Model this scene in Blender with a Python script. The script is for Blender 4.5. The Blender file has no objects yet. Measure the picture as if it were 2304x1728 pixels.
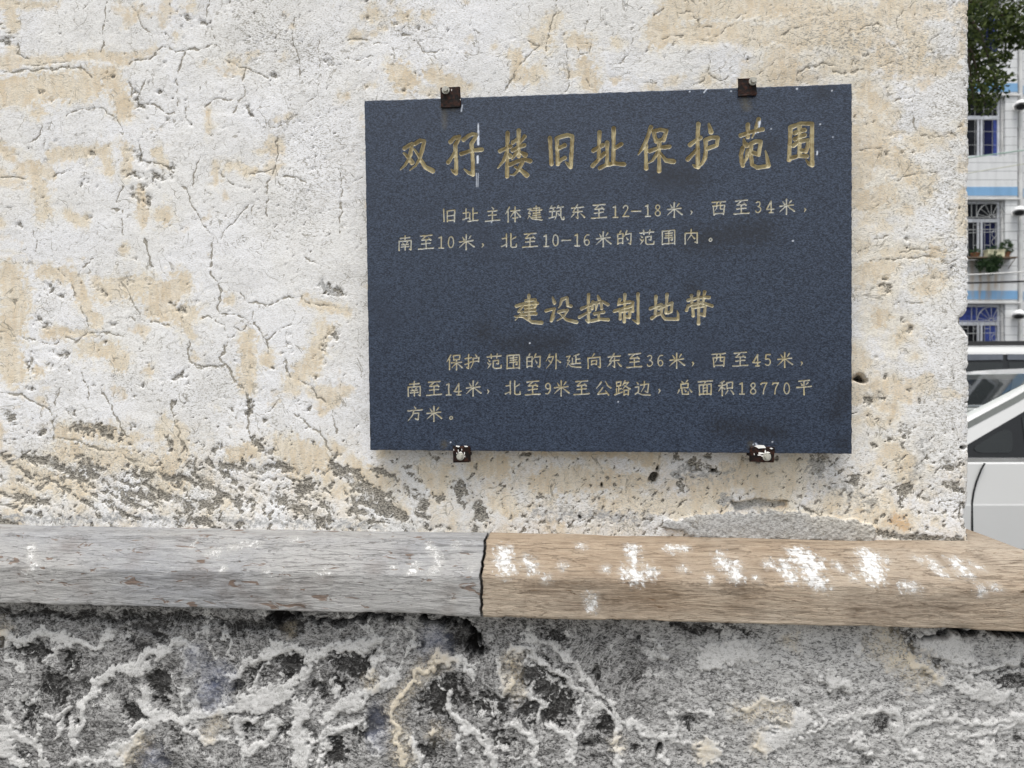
import bpy, bmesh, math, random
import numpy as np
from mathutils import Vector, Matrix
random.seed(7)
rng = np.random.default_rng(11)
S = bpy.context.scene
R = math.radians
# ------------------------------------------------------------------ camera, light, exposure
H = 1.40                       # eye height above the pavement
GZ = -.12                      # street level below it
F = 1667.0                     # focal length in photograph pixels (2304 wide)
YAW = R(5.0)
CAM = np.array([0.0, -1.45, H])
cd = bpy.data.cameras.new('camera'); cam = bpy.data.objects.new('camera', cd)
S.collection.objects.link(cam); S.camera = cam
cam.location = CAM; cam.rotation_euler = (R(90), 0, YAW)
cd.sensor_width = 36; cd.lens = 36 * F / 2304; cd.clip_start = .02; cd.clip_end = 400
cd.shift_y = -3 / 2304
cd.dof.use_dof = True; cd.dof.focus_distance = 1.45; cd.dof.aperture_fstop = 7.0
SUN_EL, SUN_AZ = R(69), R(190)           # azimuth clockwise from +Y
w = bpy.data.worlds.new('World'); S.world = w; w.use_nodes = True
wn = w.node_tree; bg = wn.nodes['Background']
sky = wn.nodes.new('ShaderNodeTexSky'); sky.sky_type = 'NISHITA'; sky.sun_disc = False
sky.sun_elevation = SUN_EL; sky.sun_rotation = SUN_AZ; sky.dust_density = 4.0; sky.air_density = 1.3
hs = wn.nodes.new('ShaderNodeHueSaturation'); hs.inputs['Saturation'].default_value = .28
wn.links.new(sky.outputs[0], hs.inputs['Color']); wn.links.new(hs.outputs[0], bg.inputs[0])
bg.inputs[1].default_value = 0.13
sd = bpy.data.lights.new('sun', 'SUN'); sun = bpy.data.objects.new('sun', sd); S.collection.objects.link(sun)
sd.energy = 1.6; sd.angle = R(28); sd.color = (1, .975, .94)
sdir = Vector((math.sin(SUN_AZ) * math.cos(SUN_EL), math.cos(SUN_AZ) * math.cos(SUN_EL), math.sin(SUN_EL)))
sun.rotation_euler = sdir.to_track_quat('Z', 'Y').to_euler(); sun.location = (0, -6, 12)
S.view_settings.view_transform = 'Standard'; S.view_settings.look = 'None'
S.view_settings.gamma = 1; S.view_settings.exposure = 0.50; S.view_settings.use_curve_mapping = False
S.cycles.max_bounces = 6

# ------------------------------------------------------------------ geometry of the view (to find where things stand)
RIGHT = np.array([math.cos(YAW), math.sin(YAW), 0]); FWD = np.array([-math.sin(YAW), math.cos(YAW), 0]); UP = np.array([0, 0, 1.])
def ray(u, v): return FWD + (u - 1152) / F * RIGHT + (861 - v) / F * UP
def onplane(u, v, py):                   # point on the plane y = py  -> (x, z)
    d = ray(u, v); t = (py - CAM[1]) / d[1]; p = CAM + d * t
    return p[0], p[2]
def at(s, D, z):                         # lateral s, depth D, height z -> world
    p = CAM + FWD * D + RIGHT * s
    return Vector((p[0], p[1], z))
CROP = {'A': (0, 0, .38879), 'B': (0, 600, .38879), 'T': (780, 0, .3255), 'Q': (1480, 0, .3255), 'R': (1900, 180, .31344),
        'S': (1900, 700, .3255), 'U': (780, 980, .31646), 'W': (1440, 980, .34358), 'E': (0, 1150, .5208), 'F': (1152, 1150, .5208),
        'L': (880, 250, .16275), 'M': (1200, 250, .16275), 'N': (1520, 250, .16275), 'O': (1130, 640, .22604), 'P': (0, 0, 1.0)}
# ------------------------------------------------------------------ noise
def smooth(t): return t * t * t * (t * (t * 6 - 15) + 10)
_T = rng.random((256, 256)) * 2 - 1
_G = rng.random((256, 256)) * 2 * math.pi
_GX, _GY = np.cos(_G), np.sin(_G)
def perlin(x, y):
    xi = np.floor(x).astype(np.int64); yi = np.floor(y).astype(np.int64)
    xf = x - xi; yf = y - yi; u = smooth(xf); v = smooth(yf)
    def g(a, b, fx, fy):
        ia = (xi + a) & 255; ib = (yi + b) & 255
        return _GX[ia, ib] * fx + _GY[ia, ib] * fy
    n0 = g(0, 0, xf, yf) * (1 - u) + g(1, 0, xf - 1, yf) * u
    n1 = g(0, 1, xf, yf - 1) * (1 - u) + g(1, 1, xf - 1, yf - 1) * u
    return (n0 * (1 - v) + n1 * v) * 1.5
def fbm(x, y, sc, oc=4, gain=.5, off=0.):
    r = 0; a = 1.; tot = 0
    for i in range(oc):
        r = r + a * perlin(x * sc + 13.7 * i + off, y * sc + 7.3 * i - off); tot += a; a *= gain; sc *= 2.03
    return r / tot
def sstep(a, b, x):
    t = np.clip((x - a) / (b - a), 0, 1); return t * t * (3 - 2 * t)

# ------------------------------------------------------------------ objects
COL = S.collection
def tag(o, label=None, cat=None, group=None, kind=None):
    if label: o['label'] = label
    if cat: o['category'] = cat
    if group: o['group'] = group
    if kind: o['kind'] = kind
    return o
def empty(name, loc=(0, 0, 0), **k):
    o = bpy.data.objects.new(name, None); COL.objects.link(o); o.location = loc; o.empty_display_size = .1
    return tag(o, **k)
def link(name, me, m, parent=None, smooth_=False):
    o = bpy.data.objects.new(name, me); COL.objects.link(o)
    if m and not me.materials: me.materials.append(m)
    if parent: o.parent = parent
    if smooth_: me.polygons.foreach_set('use_smooth', [True] * len(me.polygons))
    return o
def grid_mesh(name, co, attrs=None, facemask=None, close=False):
    r, c = co.shape[:2]
    me = bpy.data.meshes.new(name)
    idx = np.arange(r * c).reshape(r, c)
    q = np.stack([idx[:-1, :-1], idx[:-1, 1:], idx[1:, 1:], idx[1:, :-1]], -1).reshape(-1, 4)
    if facemask is not None: q = q[facemask.reshape(-1)]
    used = np.unique(q); remap = np.full(r * c, -1, np.int64); remap[used] = np.arange(len(used))
    q = remap[q]; v = co.reshape(-1, 3)[used]
    me.vertices.add(len(v)); me.vertices.foreach_set('co', v.astype(np.float32).ravel())
    me.loops.add(q.size); me.loops.foreach_set('vertex_index', q.astype(np.int32).ravel())
    me.polygons.add(len(q)); me.polygons.foreach_set('loop_start', np.arange(0, q.size, 4, dtype=np.int32))
    me.polygons.foreach_set('loop_total', np.full(len(q), 4, np.int32))
    me.update(calc_edges=True); me.polygons.foreach_set('use_smooth', np.ones(len(q), bool))
    for k, a in (attrs or {}).items():
        at_ = me.attributes.new(k, 'FLOAT', 'POINT'); at_.data.foreach_set('value', a.reshape(-1)[used].astype(np.float32))
    me.update()
    return me
def new_bm(): return bmesh.new()
def bm_box(bm, c, s, rot=None, bev=0):
    M = Matrix.Translation(c) @ (rot.to_4x4() if rot else Matrix()) @ Matrix.Diagonal((s[0], s[1], s[2], 1))
    g = bmesh.ops.create_cube(bm, size=1, matrix=M)
    if bev: bmesh.ops.bevel(bm, geom=list({e for v in g['verts'] for e in v.link_edges}), offset=bev, segments=2, affect='EDGES', profile=.7)
def bm_obj(name, bm, m, parent=None, sm=False):
    me = bpy.data.meshes.new(name); bm.to_mesh(me); bm.free()
    return link(name, me, m, parent, sm)
def bm_tube(bm, pts, r, n=8, cap=True):
    pts = [Vector(p) for p in pts]; rings = []
    for i, p in enumerate(pts):
        d = (pts[min(i + 1, len(pts) - 1)] - pts[max(i - 1, 0)]).normalized()
        a = d.orthogonal().normalized() if i == 0 else (a - d * a.dot(d)).normalized()
        b = d.cross(a); rr = r[i] if isinstance(r, (list, tuple)) else r
        rings.append([bm.verts.new(p + a * rr * math.cos(2 * math.pi * k / n) + b * rr * math.sin(2 * math.pi * k / n)) for k in range(n)])
    for i in range(len(rings) - 1):
        for k in range(n): bm.faces.new((rings[i][k], rings[i][(k + 1) % n], rings[i + 1][(k + 1) % n], rings[i + 1][k]))
    if cap:
        bm.faces.new(rings[0][::-1]); bm.faces.new(rings[-1])

# ------------------------------------------------------------------ materials
class NT:
    def __init__(s, name):
        s.m = bpy.data.materials.new(name); s.m.use_nodes = True; s.t = s.m.node_tree
        s.b = s.t.nodes['Principled BSDF']; s.tc = s.t.nodes.new('ShaderNodeTexCoord').outputs['Object']
    def n(s, ty): return s.t.nodes.new(ty)
    def set(s, sock, v):
        if isinstance(v, bpy.types.NodeSocket): s.t.links.new(v, sock)
        elif isinstance(v, (tuple, list)): sock.default_value = (*v, 1) if len(v) == 3 and sock.type == 'RGBA' else v
        else: sock.default_value = v
    def map(s, scale=(1, 1, 1), rot=(0, 0, 0), vec=None):
        n = s.n('ShaderNodeMapping'); s.set(n.inputs[0], vec or s.tc); n.inputs['Scale'].default_value = scale; n.inputs['Rotation'].default_value = rot
        return n.outputs[0]
    def noise(s, sc, det=3, rough=.55, dist=0, vec=None):
        n = s.n('ShaderNodeTexNoise'); s.set(n.inputs['Vector'], vec or s.tc)
        n.inputs['Scale'].default_value = sc; n.inputs['Detail'].default_value = det; n.inputs['Roughness'].default_value = rough; n.inputs['Distortion'].default_value = dist
        return n.outputs['Fac']
    def voro(s, sc, vec=None, feat='F1', out='Distance'):
        n = s.n('ShaderNodeTexVoronoi'); n.feature = feat; s.set(n.inputs['Vector'], vec or s.tc); n.inputs['Scale'].default_value = sc
        return n.outputs[out]
    def attr(s, name):
        n = s.n('ShaderNodeAttribute'); n.attribute_name = name; return n.outputs['Fac']
    def ramp(s, v, a, b, lo=0., hi=1.):
        n = s.n('ShaderNodeMapRange'); n.interpolation_type = 'SMOOTHSTEP'; s.set(n.inputs[0], v)
        for i, x in zip((1, 2, 3, 4), (a, b, lo, hi)): s.set(n.inputs[i], x)
        return n.outputs[0]
    def math(s, op, a, b=0., c=0.):
        n = s.n('ShaderNodeMath'); n.operation = op; s.set(n.inputs[0], a); s.set(n.inputs[1], b); s.set(n.inputs[2], c); return n.outputs[0]
    def mix(s, f, a, b, mode='MIX'):
        n = s.n('ShaderNodeMix'); n.data_type = 'RGBA'; n.blend_type = mode
        s.set(n.inputs[0], f); s.set(n.inputs[6], a); s.set(n.inputs[7], b); return n.outputs[2]
    def bump(s, h, strength=.5, dist=.002, prev=None):
        n = s.n('ShaderNodeBump'); s.set(n.inputs['Height'], h); n.inputs['Strength'].default_value = strength; n.inputs['Distance'].default_value = dist
        if prev: s.set(n.inputs['Normal'], prev)
        return n.outputs[0]
    def out(s, col, rough=.8, normal=None, metal=0., spec=None, **k):
        s.set(s.b.inputs['Base Color'], col); s.set(s.b.inputs['Roughness'], rough); s.set(s.b.inputs['Metallic'], metal)
        if normal: s.set(s.b.inputs['Normal'], normal)
        if spec is not None: s.b.inputs['Specular IOR Level'].default_value = spec
        for a, v in k.items(): s.set(s.b.inputs[a.replace('_', ' ')], v)
        return s.m

def m_plaster():
    t = NT('plaster')
    tan = t.attr('tan'); dirt_shade = t.attr('dirt_shade'); grey = t.attr('grey'); spk = t.attr('spk'); ora = t.attr('ora'); cream = t.attr('cream'); crk = t.attr('crk')
    n1 = t.noise(4, 5, .6); n2 = t.noise(30, 5, .65); n3 = t.noise(11, 5, .65); fine = t.noise(420, 3, .7); mid = t.noise(130, 5, .7, .5)
    vert = t.noise(60, 4, .6, 0, t.map((1.6, 1, .35)))
    sl = t.map((1, 1, 2.6), (0, R(-40), 0)); fl = t.noise(230, 3, .6, .25, sl); fl2 = t.noise(85, 4, .65, .6, t.map((1, 1, 2.2), (0, R(-48), 0)))
    white = t.mix(t.ramp(n1, .38, .62), (.82, .825, .84), (.79, .785, .765))
    white = t.mix(t.ramp(n3, .48, .66, 0, .55), white, (.70, .695, .68))
    creamc = t.mix(t.ramp(n2, .35, .65), (.77, .71, .60), (.80, .765, .68))
    f0 = t.ramp(t.math('ADD', t.math('ADD', cream, t.math('MULTIPLY', t.math('SUBTRACT', n2, .5), 1.5)), t.math('MULTIPLY', t.math('SUBTRACT', mid, .5), .6)), .25, .80)
    c = t.mix(f0, white, creamc)
    tanc = t.mix(t.ramp(n3, .40, .62), (.66, .545, .385), (.73, .645, .50))
    tanc = t.mix(t.ramp(vert, .42, .62, 0, .6), tanc, (.79, .73, .62))
    tanc = t.mix(ora, tanc, (.60, .38, .18))
    f = t.ramp(t.math('ADD', tan, t.math('ADD', t.math('MULTIPLY', t.math('SUBTRACT', mid, .5), .8), t.math('MULTIPLY', t.math('SUBTRACT', n2, .5), .9))), .18, .85)
    c = t.mix(t.math('MULTIPLY', f, .92), c, tanc)
    # small slanting flecks where the skin has lifted
    c = t.mix(t.math('MULTIPLY', t.ramp(fl, .49, .61), t.math('ADD', .50, t.math('MULTIPLY', spk, .35))), c, (.49, .465, .42))
    c = t.mix(t.ramp(t.noise(300, 4, .8, .2, sl), .52, .64, 0, .55), c, (.46, .44, .40))
    d2 = t.math('SUBTRACT', fl2, t.math('SUBTRACT', .645, t.math('MULTIPLY', spk, .085)))
    s2 = t.ramp(d2, 0., .05); c = t.mix(t.math('MULTIPLY', s2, .72), c, t.mix(t.ramp(fine, .4, .6), (.24, .225, .19), (.46, .44, .39)))
    greyc = t.mix(t.ramp(t.noise(200, 4, .7, .3, t.map((1, 1, 2.4))), .38, .60), t.mix(cream, (.27, .27, .265), (.26, .245, .21)), t.mix(cream, (.52, .52, .515), (.58, .55, .49)))
    g = t.ramp(t.math('ADD', grey, t.math('MULTIPLY', t.math('SUBTRACT', mid, .5), .8)), .38, .62)
    c = t.mix(g, c, greyc)
    thr = t.math('SUBTRACT', .70, t.math('MULTIPLY', spk, .17))
    sp = t.ramp(t.math('SUBTRACT', fl, thr), 0., .05)
    c = t.mix(t.math('MULTIPLY', sp, .75), c, (.26, .245, .21))
    # hairline web of cracks
    web = t.math('ABSOLUTE', t.math('SUBTRACT', t.noise(16, 3, .5, 1.3), .5)); gate = t.ramp(t.noise(24, 3, .6), .45, .56)
    wv = t.math('MULTIPLY', t.ramp(web, .010, .003), gate); web2 = t.math('ABSOLUTE', t.math('SUBTRACT', t.noise(33, 3, .5, 1.0), .5)); wv = t.math('MAXIMUM', wv, t.math('MULTIPLY', t.math('MULTIPLY', t.ramp(web2, .010, .003), t.ramp(n3, .47, .56)), .7))
    ck = t.math('MAXIMUM', t.math('MULTIPLY', wv, .78), t.ramp(t.math('ADD', crk, t.math('MULTIPLY', t.math('SUBTRACT', mid, .5), 1.3)), .40, .62))
    c = t.mix(t.math('MULTIPLY', ck, .85), c, t.mix(t.ramp(fine, .4, .6), (.15, .135, .105), (.35, .32, .26)))
    dk = t.mix(t.ramp(fl, .42, .58), (.065, .059, .049), (.37, .345, .295))
    d = t.ramp(t.math('ADD', dirt_shade, t.math('MULTIPLY', t.math('SUBTRACT', mid, .5), 1.5)), .34, .62)
    c = t.mix(t.math('MULTIPLY', d, .92), c, dk)
    b = t.bump(t.math('ADD', t.math('MULTIPLY', fine, .4), t.math('MULTIPLY', fl, 1.2)), .65, .0011)
    b = t.bump(t.math('MULTIPLY', t.math('ADD', t.math('ADD', sp, s2), t.math('ADD', d, ck)), -1.), .5, .0010, b)
    return t.out(c, .92, b, spec=.2)
def m_rubble():
    t = NT('weathered_mortar')
    lite = t.attr('lite'); dark = t.attr('dark'); cream = t.attr('cream'); blue = t.attr('blue'); cav = t.attr('cav')
    fine = t.noise(400, 3, .75); mid = t.noise(210, 5, .8, .5); n2 = t.noise(25, 4)
    st = t.map((1, 1, 2.2), (0, R(35), 0)); fl = t.noise(200, 4, .7, .4, st)
    rt = t.attr('rt'); fc = t.noise(85, 5, .75, .6, t.map((1, 1, 2.0), (0, R(20), 0))); fl = t.math('ADD', t.math('MULTIPLY', fl, .5), t.math('MULTIPLY', fc, .5)); grit = t.mix(t.ramp(fl, .43, .58), (.042, .041, .040), (.31, .305, .298))
    grit = t.mix(t.math('ADD', t.math('MULTIPLY', rt, .75), t.ramp(n2, .45, .7, 0, .25)), grit, t.mix(t.ramp(fl, .42, .54), (.13, .128, .125), (.58, .575, .56)))
    dk = t.mix(t.ramp(fl, .48, .66), (.026, .025, .024), (.17, .167, .162))
    c = t.mix(t.ramp(t.math('ADD', dark, t.math('SUBTRACT', mid, .5)), .3, .65), grit, dk)
    lt = t.mix(t.ramp(t.math('ADD', t.math('MULTIPLY', fine, .5), t.math('MULTIPLY', fc, .5)), .39, .52), (.33, .325, .31), (.62, .615, .60))
    lt = t.mix(cream, lt, (.68, .60, .46))
    sw = t.math('ABSOLUTE', t.math('SUBTRACT', t.noise(13, 5, .65, 2.6), .5)); swf = t.math('MULTIPLY', t.ramp(sw, .040, .012, 0, .42), t.math('SUBTRACT', 1., t.math('MULTIPLY', dark, .85)))
    c = t.mix(swf, c, lt)
    l = t.ramp(t.math('ADD', lite, t.math('MULTIPLY', t.math('SUBTRACT', mid, .5), 1.25)), .41, .58)
    c = t.mix(l, c, lt)
    c = t.mix(t.math('MULTIPLY', t.ramp(mid, .4, .6), t.math('MULTIPLY', cream, .7)), c, (.62, .53, .38))
    c = t.mix(t.math('MULTIPLY', blue, .5), c, (.24, .27, .38))
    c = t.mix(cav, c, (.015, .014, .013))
    b = t.bump(t.math('ADD', t.math('MULTIPLY', fl, 1.), t.math('MULTIPLY', fine, .6)), .7, .0022)
    return t.out(c, .95, b, spec=.15)
def m_beam(name, a, b_, c_, fleck, grain, FK=.625):
    t = NT(name)
    wp = t.attr('paint'); st = t.attr('stain_shade')
    v = t.map((1, 7, 9)); g1 = t.noise(14, 6, .65, 1.2, v); g2 = t.noise(60, 4, .7, .5, t.map((1, 6, 8))); big = t.noise(3, 3, .5, 0, t.map((1, 1, 2)))
    fn = t.noise(420, 2, .7)
    c = t.mix(t.ramp(g1, .35, .65), a, b_); c = t.mix(t.ramp(big, .4, .65, 0, .7), c, c_)
    c = t.mix(t.ramp(g2, .52, .70, 0, .6), c, grain)
    fk = t.ramp(t.noise(22, 3, .55, .8, t.map((1, 2.8, 3.4), (0, R(5), 0))), FK, FK + .04)
    c = t.mix(t.math('MULTIPLY', fk, .75), c, fleck)
    f3 = t.ramp(t.noise(70, 4, .6, .8, t.map((1, 3, 4), (0, R(9), 0))), .61, .68)
    c = t.mix(t.math('MULTIPLY', f3, .6), c, grain)
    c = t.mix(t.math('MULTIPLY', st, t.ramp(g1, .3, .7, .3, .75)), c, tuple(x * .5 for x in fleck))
    ln = t.math('ABSOLUTE', t.math('SUBTRACT', t.noise(5, 5, .6, .8, t.map((1, 9, 11))), .5)); lnf = t.ramp(ln, .014, .002, 0, .42)
    c = t.mix(lnf, c, tuple(q * .8 for q in grain))
    lh = t.ramp(t.noise(9, 5, .65, .5, t.map((1, 12, 15))), .60, .68, 0, .35); c = t.mix(lh, c, tuple(min(1, q * 1.45) for q in a))
    pn = t.noise(120, 6, .8, .3)
    p = t.ramp(t.math('ADD', wp, t.math('MULTIPLY', t.math('SUBTRACT', pn, .5), 2.6)), .50, .78)
    c = t.mix(t.math('MULTIPLY', t.ramp(t.math('ADD', wp, t.math('MULTIPLY', t.math('SUBTRACT', g2, .5), .9)), .15, .9), .55), c, (.68, .66, .62))
    c = t.mix(t.math('MULTIPLY', p, .93), c, (.83, .825, .81))
    c = t.mix(t.ramp(fn, .3, .7, 0, .14), c, (.1, .09, .08))
    b = t.bump(t.math('SUBTRACT', t.math('ADD', g2, t.math('MULTIPLY', g1, 1.)), t.math('MULTIPLY', lnf, 1.)), .8, .003)
    b = t.bump(t.math('SUBTRACT', p, t.math('MULTIPLY', fk, 1.5)), .5, .002, b)
    return t.out(c, .85, b, spec=.25)
def m_plaque():
    t = NT('granite')
    ink = t.attr('ink'); pale = t.attr('pale'); mark = t.attr('mark'); soot = t.attr('soot'); rust = t.attr('rust')
    f1 = t.noise(480, 3, .8); f2 = t.noise(260, 3, .7, .3, t.map((1, 1, 1.9), (0, R(35), 0))); big = t.noise(7, 4, .6)
    c = t.mix(t.ramp(f2, .40, .62), (.009, .014, .027), (.048, .068, .108))
    c = t.mix(t.ramp(f1, .62, .70, 0, .5), c, (.20, .235, .30))
    c = t.mix(t.ramp(big, .5, .72, 0, .45), c, (.022, .03, .05))
    c = t.mix(t.math('MULTIPLY', soot, .85), c, (.012, .014, .02))
    c = t.mix(t.math('MULTIPLY', rust, .6), c, (.13, .11, .06))
    gold = t.mix(t.ramp(t.noise(60, 3), .4, .6), (.30, .24, .12), (.46, .40, .24))
    pl = t.mix(t.ramp(t.noise(35, 3), .42, .6), (.44, .44, .39), (.42, .37, .23))
    gold = t.mix(pale, gold, pl)
    gold = t.mix(t.ramp(f1, .58, .7, 0, .45), gold, (.6, .58, .5))
    c = t.mix(t.ramp(ink, .25, .7), c, gold)
    c = t.mix(mark, c, (.62, .67, .75))
    b = t.bump(t.math('ADD', f2, f1), .3, .0005)
    rg = t.math('ADD', .30, t.math('MULTIPLY', ink, .2))
    return t.out(c, rg, b, spec=.5)
def flat(name, col, rough=.6, metal=0., var=.12, sc=8, bump=0, spec=.5, **k):
    t = NT(name); n = t.noise(sc, 4)
    c = t.mix(t.ramp(n, .3, .7), tuple(x * (1 - var) for x in col), tuple(min(1, x * (1 + var)) for x in col))
    b = t.bump(t.noise(sc * 12, 3), bump, .003) if bump else None
    return t.out(c, rough, b, metal, spec, **k)
M = {}
M['plaster'] = m_plaster(); M['rubble'] = m_rubble(); M['plaque'] = m_plaque()
M['beam_grey'] = m_beam('grey_stone', (.375, .38, .385), (.29, .295, .305), (.43, .42, .40), (.17, .10, .06), (.17, .165, .16))
M['beam_tan'] = m_beam('tan_stone', (.42, .335, .245), (.31, .235, .165), (.47, .405, .325), (.17, .10, .05), (.20, .14, .09), .69)
def m_rustblack():
    t = NT('bracket_paint'); n = t.noise(120, 4); c = t.mix(t.ramp(n, .42, .66), (.006, .004, .0035), (.040, .014, .008))
    return t.out(c, .65, t.bump(n, .5, .002), spec=.2)
M['bracket'] = m_rustblack()
M['paintdrip'] = flat('white_paint', (.78, .77, .74), .6)
M['bolt'] = flat('bolt_steel', (.42, .41, .36), .5, .3, .2, 200)
M['corebox'] = flat('old_plaster', (.62, .60, .56), .9, bump=.4)
M['asphalt'] = flat('asphalt', (.06, .06, .062), .9, var=.3, sc=30, bump=.5)
M['paving'] = flat('paving', (.30, .29, .27), .9, var=.2, sc=6, bump=.4)

# ================================================================== LARGE STRUCTURE
gm = bpy.data.meshes.new('ground'); gm.from_pydata([(-150, -120, GZ), (150, -120, GZ), (150, 180, GZ), (-150, 180, GZ)], [], [(0, 1, 2, 3)])
tag(link('ground', gm, M['asphalt']), kind='structure')
bm = new_bm(); bm_box(bm, (-23, 0, GZ / 2 - .0), (50.4, 7.0, -GZ), bev=.01)
tag(bm_obj('pavement', bm, M['paving']), kind='structure')

# ------------------------------------------------------------------ painted fields on a surface that stands in a plane y = py
def parse(txt):
    for item in txt.replace('\n', ' ').split('|'):
        item = item.strip()
        if not item: continue
        head, pts = item.split(':'); key = head[0]; wd = [float(q) for q in head[1:].split('~')]
        P = [tuple(float(q) for q in p.split(',')) for p in pts.split()]
        yield key, wd, P
class Canvas:
    def __init__(s, xs, zs, py, warp=.006):
        s.xs, s.zs, s.py = xs, zs, py
        s.X, s.Z = np.meshgrid(xs, zs)
        s.N = fbm(s.X, s.Z, 110, 4, .6) * 1.6
        s.N2 = fbm(s.X, s.Z, 30, 4, .55, 31.) * 1.6
        s.XW = s.X + fbm(s.X, s.Z, 28, 4, .55, 5.) * warp * 2; s.ZW = s.Z + fbm(s.X, s.Z, 28, 4, .55, 77.) * warp * 2
    def field(s): return np.zeros(s.X.shape, np.float32)
    def paint(s, fld, pts, wd, soft, rag=.6, amp=1., sub=None):
        pts = np.array(pts); wd = list(wd)
        ws = np.interp(np.linspace(0, 1, len(pts)), np.linspace(0, 1, len(wd)), wd) if len(wd) > 1 else np.full(len(pts), wd[0])
        mg = ws.max() * 1.9 + soft * 2 + .015
        i0, i1 = np.searchsorted(s.xs, [pts[:, 0].min() - mg, pts[:, 0].max() + mg]); j0, j1 = np.searchsorted(s.zs, [pts[:, 1].min() - mg, pts[:, 1].max() + mg])
        if i1 <= i0 or j1 <= j0: return
        sl = (slice(j0, j1), slice(i0, i1)); x = s.XW[sl]; z = s.ZW[sl]; best = np.full(x.shape, 1e9)
        n = s.N[sl]
        if len(pts) == 1: pts = np.vstack([pts, pts + 1e-5]); ws = np.append(ws, ws)
        for k in range(len(pts) - 1):
            ax, az = pts[k]; bx, bz = pts[k + 1]; dx, dz = bx - ax, bz - az; L = dx * dx + dz * dz + 1e-12
            t = np.clip(((x - ax) * dx + (z - az) * dz) / L, 0, 1)
            d = np.hypot(x - ax - t * dx, z - az - t * dz); wv = ws[k] + (ws[k + 1] - ws[k]) * t
            best = np.minimum(best, d - wv * (1 + rag * n))
        v = amp * np.clip(.5 - best / soft, 0, 1)
        fld[sl] = np.maximum(fld[sl], v)
    def feats(s, fld, txt, soft=.003, rag=.6, amp=1., wmul=1.):
        for key, wd, P in parse(txt):
            ox, oy, k = CROP[key]
            pts = [onplane(ox + x * k, oy + y * k, s.py) for x, y in P]
            mm = k * abs(s.py - CAM[1]) / F
            s.paint(fld, pts, [q * mm * wmul for q in wd], soft, rag, amp)

def axis(parts):                         # [(start, stop, step), ...] joined
    a = []
    for s0, s1, st in parts:
        n = max(1, int(round((s1 - s0) / st))); a.append(np.linspace(s0, s1, n, endpoint=False))
    a.append(np.array([parts[-1][1]])); return np.concatenate(a)

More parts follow.
